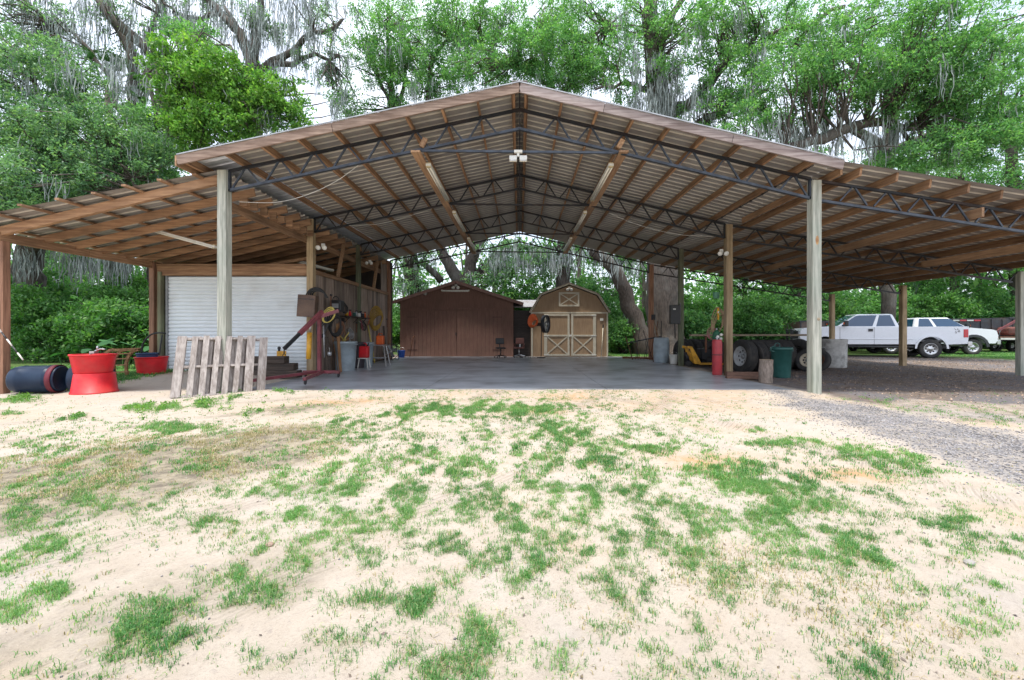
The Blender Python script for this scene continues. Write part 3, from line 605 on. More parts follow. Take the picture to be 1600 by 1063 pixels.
for i, (a, b) in enumerate(((850, 890), (892, 931))):
    x0, x1 = tx(a), tx(b); zt2 = tz(490.5); zm = tz(524); z0 = tz(555.5)
    d_ = MB().box(((x0+x1)/2, -.03, (z0+zt2)/2), (x1-x0-.02, .05, zt2-z0)).build('door', TAN, ts)
    fr = MB()
    for xx, w_ in ((x0+.08, .15), (x1-.06, .10)) if i == 0 else ((x0+.06, .10), (x1-.08, .15)): fr.box((xx, -.065, (z0+zt2)/2), (w_, .025, zt2-z0))
    for z in (z0+.04, zm, zt2-.05): fr.box(((x0+x1)/2, -.067, z), (x1-x0-.2, .022, .08))
    xi0, xi1 = (x0+.15, x1-.11) if i == 0 else (x0+.11, x1-.15)
    fr.beam((xi0, -.062, z0+.08), (xi1, -.062, zm-.04), .02, .055); fr.beam((xi0, -.0625, zm-.04), (xi1, -.0625, z0+.08), .02, .055)
    fr.build('door_trim', CREAM, d_)
    for z in (z0+.05, zm, zt2-.06):
        xh = x0+.02 if i == 0 else x1-.02; MB().box((xh+(.09 if i == 0 else -.09), -.084, z), (.24, .012, .05)).build('hinge', WHITE, d_)
    if i == 0: MB().box((x1+.02, -.09, zm), (.14, .02, .09)).build('latch', WHITE, d_)
vx = 0; vz = tz(467.5); vw, vh = tx(905)-tx(873), tz(457)-tz(479)
v_ = MB().box((tx(889), -.02, vz), (vw-.04, .03, vh-.04)).build('loft_hatch', TAN, ts)
fr = MB()
for s_ in (-1, 1): fr.box((tx(889)+s_*(vw/2-.04), -.045, vz), (.08, .025, vh)); fr.box((tx(889), -.046, vz+s_*(vh/2-.04)), (vw-.16, .022, .08))
fr.beam((tx(889)-vw/2+.08, -.043, vz-vh/2+.08), (tx(889)+vw/2-.08, -.043, vz+vh/2-.08), .02, .05); fr.beam((tx(889)-vw/2+.08, -.0435, vz+vh/2-.08), (tx(889)+vw/2-.08, -.0435, vz-vh/2+.08), .02, .05)
fr.build('hatch_trim', CREAM, v_)
flood('pale flood light under the peak of the tan shed', (PX(889, T0), T0-.12, tz(450)), sc=1.1)
o = MB().box((0, 0, 0), (.16, .02, .12)).build('sticker_sign', WHITE, loc=(PX(940, T0), T0-.02, tz(499))); tag(o, 'small white notice beside the right door of the tan shed', 'notice')
# shed between
bs_ = thing('tin_roof_shed', 'low dark board shed with grey tin roof between the brown and tan sheds', 'shed', (PX(815, 23), 22.6, 0))
mb = MB()
for k in range(14): mb.box((0, .0, .1+k*.17), (1.9, .03, .155), Matrix.Rotation(R(-5), 3, 'X'))
mb.box((0, .6, 1.2), (1.88, 1.0, 2.3)); mb.build('wall', mat('dark_clapboard', (.06, .045, .04), (.035, .028, .025), st=(1, 6, 6), isl=.2), bs_)
MB().beam((0, -.35, 2.55), (0, 1.6, 3.05), 2.0, .04).build('roof', mat('grey_tin', (.38, .39, .42), (.22, .21, .22), scale=4, st=(6, 1, 1), rough=.5, stain=(.2, .12, .08), stain_amt=.5), bs_)
# ------------------------------------------------------------ things on the left
MX90 = Matrix.Rotation(R(90), 3, 'X'); MY90 = Matrix.Rotation(R(90), 3, 'Y')
def tub(label, x, y, r1, r0, h, m, inv=False, z=None, name='feed_tub', grp=None, handles=False, parts=()):
    z = drop(x, y) if z is None else z; t = thing(name, label, 'tub', (x, y, z), 0, grp)
    if not inv: pr = [(0, .02), (r0-.01, .02), (r1-.025, h), (r1+.012, h+.006), (r1+.014, h-.025), (r1, h-.028), (r1-.004, h-.05), (r0+.004, .02), (r0, 0), (0, 0)]
    else: pr = [(0, h-.01), (r0-.02, h-.01), (r1-.02, .02), (r1-.02, 0), (r1+.014, 0), (r1+.016, .028), (r1, .03), (r0, h-.015), (r0-.01, h), (0, h)]
    MB().lathe(pr, n=40).build('tub_body', m, t); return t
def barrel(label, a, b, r, mouth=True):
    a, b = Vector(a), Vector(b); L_ = (b-a).length; yaw = math.atan2(b.y-a.y, b.x-a.x); t = thing('plastic_barrel', label, 'barrel', (a.x, a.y, a.z+r), yaw, 'dark blue barrels lying on their sides')
    MB().lathe([(0, .01), (r*.86, .01), (r*.9, 0), (r*.93, .02), (r, .12), (r*1.015, .14), (r*1.015, .16), (r, .18), (r*1.0, L_*.72), (r*1.02, L_*.74), (r*1.02, L_*.77), (r, L_*.79), (r*.93, L_-.02), (r*.9, L_), (r*.85, L_-.012), (0, L_-.012)], n=40, M=MY90).build('barrel_body', BLUEP, t); return t
b1 = barrel('dark blue barrel lying on its side nearest the far left post', (-10.46, 8.86, drop(-10.4, 8.9)), (-9.72, 9.06, 0), .285)
MB().lathe([(.284, .64), (.296, .64), (.296, .73), (.284, .73), (.284, .64)], n=40, M=MY90).build('red_band', mat('dark_red_plastic', (.16, .018, .035)), b1)
b2 = barrel('dark blue barrel with pale scuffed mark lying behind the red tubs', (-9.60, 9.12, drop(-9.6, 9.1)), (-9.02, 9.42, 0), .275)
o = MB(); rr = random.Random(3)
for k in range(14):
    a = R(90)+rr.uniform(-.1, .7); c = Vector((.28+rr.uniform(-.1, .1), -math.sin(a)*.281, -math.cos(a)*.281)); o.box(c, (.05*rr.random()+.02, .008, .012+.02*rr.random()), Matrix.Rotation(rr.uniform(-.8, .8), 3, 'Y'))
o.build('scuff_mark', mat('pale_scuff', (.42, .33, .42)), b2)
tub('red feed tub upside down, bottom one of the pair by the blue tubs', -8.95, 8.98, .365, .32, .42, REDP, True, grp='red feed tubs')
zz = drop(-8.95, 8.98)+.42
t2 = tub('red feed tub standing upright on an upturned red tub', -8.98, 8.98, .36, .30, .39, REDP, False, z=zz, grp='red feed tubs')
o = MB().tube([(-.1, 0, .38), (.02, 0, .46), (.12, 0, .5), (.22, 0, .49)], .018, 8).tube([(.05, 0, .48), (.06, 0, .56)], .02, 8).box((-.02, 0, .43), (.1, .1, .05)).build('steel_tap', CHROME, loc=(-8.95, 8.98, zz)); tag(o, 'bent metal tap fitting lying on the upper red tub', 'tap')
tub('red feed tub with a hose in it beside the roller door', -10.12, 11.72, .36, .30, .46, REDP, grp='red feed tubs')
tub('small blue bucket set inside the red tub by the roller door', -10.25, 11.74, .24, .2, .22, mat('mid_blue_plastic', (.03, .07, .16)), z=drop(-10.1, 11.7)+.34, name='bucket')
bz = drop(-10.1, 11.7)+.5
cable('black hose arching out of the red tub by the roller door', [(-10.4, 11.72, bz), (-10.35, 11.7, bz+.3), (-10.15, 11.7, bz+.55), (-9.9, 11.7, bz+.62), (-9.75, 11.75, bz+.6)], .022, BLACK, 'hose', 'hose')
cable('black hose end drooping down the jamb beside the roller door', [(-10.15, 12.1, bz+.55), (-10.02, 11.9, bz+.3), (-9.98, 11.8, bz-.0)], .02, BLACK, 'hose', 'hose')
# tilted wooden cradle frame
cr = thing('wooden_cradle', 'curved brown wooden slatted frame leaning left of the single red tub', 'cradle', (-10.55, 11.2, drop(-10.55, 11.2)))
arc = [(.34*math.sin(a), 0, .02+.62*(1-math.cos(a))**.9+.0) for a in np.linspace(0, R(100), 8)]
WF = wood('old_frame_wood', (.38, .20, .09), (.22, .11, .05), 'z')
for dx in (-.28, .04, .36):
    mb = MB(); A = [Vector((dx+.5*(1-math.cos(t)) - .12, -.2*math.sin(t), .72*math.sin(t))) for t in np.linspace(0, R(88), 7)]
    for a, b in zip(A[:-1], A[1:]): mb.beam(a, b, .07, .04, up=(0, 1, 0))
    mb.build('curved_rail', WF, cr)
mb = MB()
for t in np.linspace(R(8), R(86), 6):
    a = Vector((-.4+.5*(1-math.cos(t)), -.2*math.sin(t)-.03, .72*math.sin(t))); mb.beam(a, a+Vector((.72, .0, .03)), .05, .03)
mb.build('slats', WF, cr)
o = MB().tube([(0, 0, 0), (.2, .0, .22)], .012).tube([(.05, .02, 0), (.25, 0, .2)], .012).build('metal_rod', CHROME, loc=(-10.95, 11.0, drop(-10.9, 11)+.02)); tag(o, 'short bright metal tubing lying left of the wooden frame', 'metal tubing')
# striped pole
sp = thing('striped_pole', 'black and white striped pole leaning on the far left post', 'pole', (0, 0, 0)); A, B = P(-14, 498, 8.6), P(36, 562, 8.5)
sp.location = B
for k in range(6): MB().tube([(A-B)*(k/6), (A-B)*((k+1)/6)], .013, 8).build('pole_section', WHITE if k % 2 == 0 else BLKPL, sp)
# pallets
def pallet(label, a, b, h, lean, gap=0, seed=1, th=.13):
    a, b = Vector(a), Vector(b); ax = (b-a).normalized(); nrm = ax.cross(Vector((0, 0, 1))); L_ = (b-a).length
    t = thing('pallet', label, 'pallet', a, math.atan2(ax.y, ax.x), 'pallets leaning on the front left post'); rd_ = random.Random(seed)
    up = Vector((.075, math.sin(lean), math.cos(lean))).normalized(); dp = Vector((0, math.cos(lean), -math.sin(lean)))
    M = Matrix((Vector((1, 0, 0)), dp, up)).transposed()
    n = 7; ws = [.145, .095, .10, .095, .10, .09, .15]; g = (L_-sum(ws))/(n-1); x = 0
    for i in range(n):
        hh = h+rd_.uniform(-.03, .02); MB().box(M @ Vector((x+ws[i]/2, 0, h/2+rd_.uniform(-.01, .01))), (ws[i], .018, hh), M @ Matrix.Rotation(rd_.uniform(-.012, .012), 3, 'Y')).build('deck_board', PALW, t); x += ws[i]+g
    for z in (.03, h/2, h-.05): MB().box(M @ Vector((L_/2, th/2+.0, z)), (L_-.02, th-.02, .042), M).build('stringer', PALW, t)
    x = .05
    for i in range(5): MB().box(M @ Vector((x+.05, th+.0, h/2)), (.1, .018, h), M).build('back_board', PALW, t); x += (L_-.2)/4
    return t
pa = P(272, 620, 8.12); pb = P(398, 611, 8.86); pa.z = drop(pa.x, pa.y)-.0; pb.z = pa.z
pa.y -= .10; pb.y -= .10
pallet('weathered grey wooden pallet leaning in front against the left post', pa, pb, 1.22, .24)
pallet('second grey pallet showing behind the right end of the front pallet', pa+Vector((.14, .24, 0)), pb+Vector((.12, .24, 0)), 1.18, .2, seed=2)
# timber blocks
for i, (dy, z, x0, l, rz) in enumerate(((.75, .10, -6.75, 1.5, -.05), (.8, .29, -6.85, 1.4, .03), (.76, .48, -6.95, 1.15, .02))):
    mb = MB().box((0, 0, 0), (l, .26, .19), Matrix.Rotation(rz, 3, 'Z')); o = mb.build('timber_beam', DARKW, loc=(x0, 10.9+dy, z), bevel=.01); tag(o, ['long dark timber at the bottom of the stack behind the pallets', 'dark timber in the middle of the stack behind the pallets', 'short dark timber on top of the stack behind the pallets'][i], 'timber', 'dark timbers behind the pallets')
# dolly
dl_ = thing('wheeled_dolly', 'low dark red floor dolly between the pallets and the hoist', 'dolly', (-5.95, 10.3, .0))
# yellow stand
ys = thing('yellow_stand', 'small yellow plate on thin legs in front of the roller door', 'stand', tuple(P(440, 575, 12.2)[:2])+(.0,))
MB().box((0, 0, .62), (.26, .03, .15)).build('plate', YELL, ys); 
for x in (-.1, .06): MB().tube([(x, 0, 0), (x, 0, .56)], .01).build('leg', GALV, ys)
MB().lathe([(0, .0), (.03, .0), (.03, .05), (.045, .07), (.04, .12), (0, .14)], (-.07, 0, .69), 12).build('knob', BLKPL, ys)
bpy.data.objects.remove(dl_)
# ------------------------------------------------------------ engine hoist
h = thing('engine_hoist', 'dark red engine hoist with orange hydraulic ram, boom lowered toward the pallets', 'engine hoist', (-5.45, 11.5, 0)); O = Vector((-5.45, 11.5, 0))
def caster(x, y, z=.12, s=.05):
    t = MB().lathe([(0, -.018), (s*.8, -.018), (s, -.01), (s, .01), (s*.8, .018), (0, .018)], (x, y, s), 16, MY90).build('caster', BLACK, h)
    MB().box((x-.026, y, s+.02), (.005, .04, .06)).box((x+.026, y, s+.02), (.005, .04, .06)).box((x, y, s*2+.0), (.06, .06, .008)).build('caster_fork', STEEL, t)
A = Vector((0, .1, .15))
for (q, nm) in (((-.62, -1.9, .14), 'leg'), ((.42, -1.55, .14), 'leg')):
    MB().beam(A+Vector((.1*np.sign(q[0]), 0, 0)), q, .07, .07).build(nm, HOISTR, h); caster(q[0], q[1]+.05)
MB().beam((-.45, .12, .15), (.55, .12, .15), .07, .08).build('cross_bar', HOISTR, h); caster(.5, .15); caster(-.4, .15)
MB().beam((0, .1, .18), (.0, .1, 1.68), .085, .085, up=(0, 1, 0)).build('mast', HOISTR, h, bevel=.006)
tip = Vector((-.38, -.95, .82)); pv = Vector((.02, .1, 1.74))
bm1 = pv+(tip-pv)*.60
MB().beam(pv+(pv-tip)*.06, bm1, .09, .11).build('boom', HOISTR, h, bevel=.006)
MB().beam(bm1-(tip-pv)*.08, tip, .065, .08).build('boom_extension', STEEL, h)
MB().tube([tip, tip+Vector((0, 0, -.12))], .015).torus(tip+Vector((0, 0, -.16)), .035, .010, MX90, 12, 6, .8).build('hook', STEEL, h)
MB().tube([(-.14, -.22, .52), (-.14, -.16, 1.22)], .062, 16).build('hydraulic_ram', YELL, h); MB().tube([(-.14, -.16, 1.22), (-.12, -.1, 1.55)], .026, 10).build('ram_rod', CHROME, h)
MB().beam((.0, .14, 1.66), (.42, .34, 1.83), .09, .10).build('rear_arm', HOISTR, h)
MB().tube([(.3, .05, .6), (.3, .05, .7)], .05, 12).tube([(.18, 0, .55), (.16, 0, 1.4)], .014).build('pump_handle', GALV, h)
# ------------------------------------------------------------ stuff by the second left post
bx = thing('tool_box', 'rusty brown steel box mounted on the tan post above the engine hoist', 'box', tuple(P(481, 478, 12.05)))
MB().box((0, 0, 0), (.50, .22, .62), Matrix.Rotation(R(4), 3, 'Y')).build('box_body', mat('brown_steel_box', (.12, .07, .048), (.06, .038, .03), scale=5, stain=(.28, .17, .11), stain_amt=.5), bx, bevel=.012)
MB().box((0, -.115, .19), (.46, .01, .015), Matrix.Rotation(R(4), 3, 'Y')).build('lid_seam', STEEL, bx)
t = thing('hose_reel', 'black hose looped over the top of the brown box on the post', 'hose', tuple(P(488, 462, 12.2)))
for k in range(4): MB().torus((.1+.03*k, .02*k, -.05), .28-.02*k, .022, MX90 @ Matrix.Rotation(.2*k, 3, 'X'), 26, 6, .62).build('hose_loop', BLACK, t)
def coil(label, c, r, m, n=3, sq=1.4, tilt=0, name='cord_coil', cat='coil of cord', rr=.012):
    t = thing(name, label, cat, c)
    for k in range(n): MB().torus((.02*k, -.015*k, -.02*k), r*(1-.08*k), rr, Matrix.Rotation(tilt+.12*k, 3, 'Y') @ Matrix.Diagonal((1, 1, sq)).to_3x3() @ MX90, 30, 6).build('loop', m, t)
    return t
YC = mat('yellow_cord', (.62, .50, .12), (.5, .4, .1), bump=0)
coil('yellow cord looped on the post above the grey trash bin', P(513, 492, 12.2), .15, YC, 3, 1.6, .5)
coil('black cables hanging in loops beside the hoist mast', P(502, 510, 12.25), .13, BLACK, 5, 2.4, .1, rr=.018)
coil('dark hose bundle above the grey trash bin on the plank wall', P(522, 505, 13.2), .2, BLACK, 5, 2.0, -.2, rr=.02)
coil('brown rope loops on the plank wall over the grey bin', P(530, 515, 13.6), .12, mat('brown_cord', (.25, .12, .07)), 3, 2.2, .3)
coil('yellow hose coil on the right end of the plank wall', P(587, 497, 17.3), .25, mat('mustard_hose', (.40, .26, .05), (.3, .18, .04)), 6, 1.9, .05, name='hose_coil', cat='hose', rr=.022)
t = thing('welding_machine', 'dark welding machine with handles hung on the plank wall above the bins', 'machine', tuple(P(527, 478, 13.4)))
MB().box((0, 0, 0), (.34, .3, .36)).build('casing', BLKPL, t, bevel=.03); MB().torus((.02, -.16, .2), .09, .014, MX90, 16, 6).build('handle', STEEL, t); MB().box((.0, -.156, 0), (.2, .01, .14)).build('panel', GALV, t)
# long tools leaning on the plank wall
rr = random.Random(9)
for i, (y, l, lb, hd) in enumerate(((12.95, 1.7, 'rusty steel bar leaning beside the tan post', 0), (13.5, 1.55, 'wooden handled rake leaning behind the grey bin', 1), (14.5, 1.6, 'long wooden handle leaning behind the dark can', 2), (14.9, 1.35, 'short pale pipe leaning beside the dark can', 0), (16.9, 1.5, 'pale board leaning under the yellow hose coil', 3))):
    t = thing('garden_tool' if hd in (1, 2) else 'leaning_bar', lb, 'tool' if hd in (1, 2) else 'bar', (-5.75, y, 0))
    MB().tube([(0, 0, .02), (-.3, .1, l)], .018 if hd != 3 else .03, 6).build('handle', WF if hd in (1, 2) else (GALV if i != 4 else YC), t)
    if hd == 1: MB().box((-.3, .1, l), (.04, .3, .03)).box((-.27, .1, l+.04), (.01, .28, .08)).build('tool_head', STEEL, t)
    if hd == 2: MB().box((-.3, .1, l), (.02, .18, .24)).build('tool_head', STEEL, t)
# hanging clutter on the plank wall
for i, (px, py, d, kind, lb) in enumerate(((516, 470, 13.0, 'w', 'dark pipe wrench hung high on the plank wall near the tan post'), (536, 480, 14.2, 'c', 'coil of thin black wire on the plank wall above the dark can'), (541, 503, 14.6, 'h', 'claw hammer hanging on the plank wall above the dark can'), (546, 520, 15.0, 'c', 'small brown strap coil on the plank wall left of the shelf bracket'), (556, 512, 15.6, 'w', 'adjustable spanner hanging under the middle of the shelf'), (566, 508, 16.2, 'c', 'thin grey cable coil hanging under the right end of the shelf'), (573, 500, 16.6, 's', 'bow saw hanging right of the shelf'), (598, 520, 18.2, 'b', 'pale narrow board leaning at the far end of the plank wall'), (604, 505, 18.6, 'w', 'rusty tool hanging at the far end of the plank wall'), (525, 540, 13.2, 'b', 'dark plank leaning behind the grey trash bin'), (508, 545, 12.6, 'b', 'grey square bar standing beside the tan post'), (512, 552, 12.7, 'j', 'small white bottle hung on the tan post by the hoist'))):
    v = P(px, py, d); v.x = max(v.x, -6.08)+.02; t = thing({'w': 'wrench', 'c': 'wire_coil', 'h': 'hammer', 's': 'bow_saw', 'b': 'leaning_board', 'j': 'bottle'}[kind], lb, {'w': 'wrench', 'c': 'coil', 'h': 'hammer', 's': 'saw', 'b': 'board', 'j': 'bottle'}[kind], v)
    if kind == 'w': MB().box((0, 0, 0), (.02, .04, .34)).build('shaft', STEEL if i % 2 else RUST, t); MB().box((0, .02, .18), (.03, .1, .06)).build('jaw', STEEL, t)
    if kind == 'c':
        for k in range(4): MB().torus((.02*k, .01*k, -.02*k), .13-.01*k, .011, MY90 @ Matrix.Rotation(.1*k, 3, 'X') @ Matrix.Diagonal((1.4, 1, 1)).to_3x3(), 24, 6).build('loop', [BLACK, BLACK, MATS['brown_cord'], GALV][i % 4], t)
    if kind == 'h': MB().tube([(0, 0, -.15), (0, 0, .14)], .013).build('handle', WF, t); MB().box((0, 0, .15), (.03, .12, .03)).build('head', STEEL, t)
    if kind == 's': MB().torus((0, 0, 0), .2, .01, MY90, 20, 6, .5).build('bow', ORANGE, t); MB().box((0, 0, 0), (.003, .4, .02)).build('blade', GALV, t)
    if kind == 'b': t.location.z = 0; MB().beam((.12, 0, 0), (.0, .05, 1.5 if i != 10 else 1.1), .10, .025).build('board', [WF, DARKW, GALV][i % 3], t); MB().box((.0, .05, 1.0), (.03, .03, .03)).build('nail', RUST, t)
    if kind == 'j': MB().lathe([(0, 0), (.04, 0), (.042, .15), (.02, .19), (0, .2)], n=14).build('bottle_body', WHITE, t); MB().lathe([(.015, .19), (.018, .22), (0, .22)], n=12).build('cap', BLKPL, t)
# bins
def bin_(label, x, y, r, h_, m, name='trash_bin', grp=None, open_=True, rib=True):
    t = thing(name, label, 'trash bin', (x, y, 0), 0, grp)
    MB().lathe([(0, .02), (r*.82, .02), (r-.02, h_), (r+.01, h_+.01), (r+.02, h_-.02), (r+.018, h_-.06), (r-.005, h_-.065), (r*.84, .02), (r*.83, 0), (0, 0)], n=36).build('bin_body', m, t)
    for s_ in (-1, 1): MB().box((s_*(r+.015), 0, h_-.09), (.035, .16, .035)).build('handle', m, t, bevel=.006)
    return t
bin_('round grey plastic trash bin full of junk against the plank wall', -5.62, 13.75, .345, .93, GREYB)
t = thing('scrap_pipes', 'short wooden and metal offcuts poking out of the grey bin', 'scrap', (-5.62, 13.75, .85))
for k in range(6): MB().tube([(rr.uniform(-.15, .15), rr.uniform(-.15, .15), 0), (rr.uniform(-.3, .3), rr.uniform(-.2, .2), rr.uniform(.2, .45))], .018, 6).build('offcut', random.choice([YC, RUST, GALV, WF]), t)
bin_('dark narrow bin right of the grey trash bin', -5.62, 14.75, .27, .88, mat('dark_purple_bin', (.06, .05, .06), (.04, .035, .04)))
bin_('pale grey bin half hidden behind the dark narrow bin', -5.55, 15.4, .26, .86, GREYB)
# work stand + jugs
ws = thing('work_stand', 'folding aluminium work stand with splayed legs by the plank wall', 'step stand', (-5.2, 15.6, 0))
MB().box((0, 0, .76), (.62, .34, .04)).build('platform', CHROME, ws)
for sx in (-1, 1):
    for sy in (-1, 1): MB().beam((sx*.26, sy*.12, .76), (sx*.38, sy*.24, .0), .045, .03).build('leg', CHROME, ws)
    MB().beam((sx*.31, -.17, .42), (sx*.31, .17, .42), .03, .03).build('rung', CHROME, ws)
MB().box((-.0, 0, .3), (.62, .26, .03)).build('lower_step', GALV, ws)
st = thing('wooden_stool', 'small low stool in front of the dark bins', 'stool', (-5.35, 14.65, 0))
MB().box((0, 0, .34), (.34, .26, .03)).build('seat', WHITE, st)
for sx in (-1, 1):
    for sy in (-1, 1): MB().beam((sx*.13, sy*.1, .33), (sx*.17, sy*.13, 0), .03, .03).build('leg', WHITE, st)
def jug(label, loc, s, m, name='fuel_can'):
    t = thing(name, label, 'fuel can', loc)
    MB().box((0, 0, .15*s), (.24*s, .17*s, .30*s)).build('can_body', m, t, bevel=.03*s)
    MB().tube([(-.07*s, 0, .3*s), (-.05*s, 0, .37*s), (.05*s, 0, .37*s), (.07*s, 0, .3*s)], .014*s, 6).build('handle', m, t)
    MB().tube([(.09*s, 0, .3*s), (.12*s, 0, .38*s)], .018*s, 8).build('spout', BLKPL, t); return t
jug('red fuel can on the low stool', (-5.35, 14.65, .355), 1.35, REDP); jug('orange jug standing on the aluminium work stand', (-5.1, 15.6, .78), 1.1, ORANGE)
# shelf and bottles
sf = thing('wall_shelf', 'narrow plank shelf with brackets on the plank wall', 'shelf', (-5.98, 15.6, 1.78)); MB().box((0, .0, 0), (.24, 2.3, .03)).build('board', DARKW, sf)
for y in (-.8, 0, .8): MB().beam((-.1, y, -.02), (.08, y, -.02), .02, .02).beam((-.1, y, -.2), (.08, y, -.02), .02, .02).build('bracket', STEEL, sf)
cols = [('red', REDP), ('black', BLKPL), ('white', WHITE), ('green', GREENP), ('blue', BLUEP), ('yellow', YELL), ('grey', GALV), ('orange', ORANGE)]
pos = [-.9, -.6, -.2, 0, .25, .42, .62, .85]
for i, (y, (cn, m)) in enumerate(zip(pos, [cols[k] for k in (5, 0, 3, 6, 2, 4, 1, 7)])):
    t = thing('spray_bottle' if i % 2 else 'tin_can', '%s %s on the wall shelf, number reading by its colour' % (cn, 'spray bottle' if i % 2 else 'tin'), 'bottle' if i % 2 else 'tin', (-5.97, 15.6+y, 1.797)); t['label'] = '%s %s standing on the shelf of the plank wall' % (cn, 'spray bottle' if i % 2 else 'tin')
    if i % 2: MB().lathe([(0, 0), (.04, 0), (.042, .12), (.02, .16), (.018, .2), (0, .2)], n=12).build('bottle_body', m, t); MB().box((.0, 0, .21), (.08, .03, .04)).build('nozzle', BLKPL, t)
    else: MB().lathe([(0, 0), (.055, 0), (.055, .15), (0, .15)], n=14).build('tin_body', m, t); MB().lathe([(.05, .152), (.058, .152), (.058, .142), (.05, .142)], n=14).build('rim', GALV, t)
t = thing('hanging_clamp', 'red clamp and tools hanging under the wall shelf', 'clamp', (-5.97, 16.0, 1.4)); MB().beam((0, 0, .3), (.05, .1, -.1), .03, .03).torus((.04, .05, .05), .1, .015, MY90, 14, 6).build('clamp_frame', HOISTR, t); MB().tube([(0, -.2, .25), (.02, .3, .1)], .012).build('screw', GALV, t)
# fan and buckets at the end of the wall
def fan(label, loc, r, rz=0, m=STEEL):
    t = thing('drum_fan', label, 'fan', loc, rz)
    g_ = MB()
    for k in range(5): g_.torus((0, -.06+.01*abs(k-2), 0), r*(.2+.2*k), .006, MX90, 26, 5)
    for k in range(14): a = 2*math.pi*k/14; g_.tube([(r*.1*math.cos(a), -.07, r*.1*math.sin(a)), (r*math.cos(a), -.03, r*math.sin(a))], .004, 4)
    g_.build('guard', GALV, t)
    MB().lathe([(r, -.05), (r*1.03, -.05), (r*1.03, .14), (r, .14), (r, -.05)], (0, 0, 0), 30, MX90).build('drum', m, t)
    b = MB()
    for k in range(4):
        a = k*math.pi/2+.4; b.box((math.cos(a)*r*.5, .02, math.sin(a)*r*.5), (r*.8, .012, r*.35), Matrix.Rotation(-a, 3, 'Y') @ Matrix.Rotation(.4, 3, 'X'))
    b.build('blades', GALV, t); MB().lathe([(0, -.06), (.05, -.05), (.05, .08), (0, .08)], (0, 0, 0), 14, MX90).build('hub', WHITE, t)
    return t
f_ = fan('round dark drum fan on the floor at the end of the plank wall', (-5.65, 18.7, .40), .33, .35)
MB().tube([(-.3, -.1, -.36), (-.3, .25, -.36), (.3, .25, -.36), (.3, -.1, -.36)], .018).tube([(-.33, .05, 0), (-.33, .05, -.37)], .015).tube([(.33, .05, 0), (.33, .05, -.37)], .015).build('stand', STEEL, f_)
bl = thing('blue_bucket', 'bright blue bucket at the left corner of the brown shed', 'bucket', (PX(627, 21), 21.0, 0)); MB().lathe([(0, 0), (.14, 0), (.18, .34), (.19, .34), (.19, .31), (.15, .0)], n=24).build('bucket_body', mat('bright_blue_plastic', (.015, .09, .42)), bl); MB().torus((0, 0, .32), .18, .006, Matrix.Rotation(R(60), 3, 'X'), 20, 5, .5).build('handle', CHROME, bl)
t = thing('pry_bar', 'dark bar leaning against the left door of the brown shed', 'bar', (PX(640, 21.3), 21.3, 0)); MB().tube([(0, 0, 0), (.12, .2, .95), (.2, .22, 1.05)], .02).build('bar', RUST, t)
# chairs
def office_chair(label, x, y, rz, seatm, base, arms, wood_=False):
    t = thing('swivel_chair', label, 'chair', (x, y, 0), rz)
    MB().box((0, 0, .47), (.46, .44, .07)).build('seat', seatm, t, bevel=.03)
    MB().box((0, .22, .80), (.42, .06, .30), Matrix.Rotation(R(-8), 3, 'X')).build('backrest', seatm, t, bevel=.03)
    MB().beam((0, .2, .45), (0, .26, .75), .06, .02).build('back_post', base, t); MB().tube([(0, 0, .1), (0, 0, .45)], .025).build('column', base, t)
    for k in range(5):
        a = 2*math.pi*k/5+.3; l = MB().beam((0, 0, .14), (.3*math.cos(a), .3*math.sin(a), .07), .04, .03).build('leg', base, t)
        MB().lathe([(0, -.015), (.028, -.015), (.028, .015), (0, .015)], (.3*math.cos(a), .3*math.sin(a), .03), 10, MX90).build('caster', BLKPL, l)
    if arms:
        for s_ in (-1, 1): MB().tube([(s_*.22, -.12, .48), (s_*.25, -.15, .66), (s_*.25, .15, .66), (s_*.22, .2, .5)], .018).build('armrest', seatm, t)
office_chair('black padded swivel chair in front of the brown shed', PX(782, 20.6), 20.6, .2, BLKPL, STEEL, False)
office_chair('old reddish brown swivel chair with arms beside the tan shed', PX(811, 20.9), 20.9, -.2, mat('red_brown_seat', (.22, .09, .07)), CHROME, True)
# pedestal fan with orange cord
pf = fan('pedestal fan with grey guard on a thin black stand by the tan shed', (PX(851, 20.5), 20.5, CH+(519-506)*20.5/F), .42, 1.15)
MB().tube([(.0, .16, 0), (-.05, .16, -1.55)], .02).lathe([(0, 0), (.22, 0), (.2, .03), (0, .05)], (-.05, .16, -1.63), 20).build('stand', STEEL, pf)
MB().box((0, .25, -.02), (.16, .3, .16)).build('motor', BLKPL, pf, bevel=.02)
coil('orange extension cord coiled on a post left of the tan shed', P(832, 501, 20.4), .2, ORANGE, 6, 1.5, .15, name='extension_cord', rr=.028)
t = thing('leaning_broom', 'pale broom handle leaning on the right front of the tan shed', 'broom', (PX(942, 21.3), 21.3, 0)); MB().tube([(-.08, 0, 0), (.04, .18, 1.45)], .02).build('handle', CREAM, t); MB().box((.05, .19, 1.52), (.06, .03, .2)).build('head', STEEL, t)
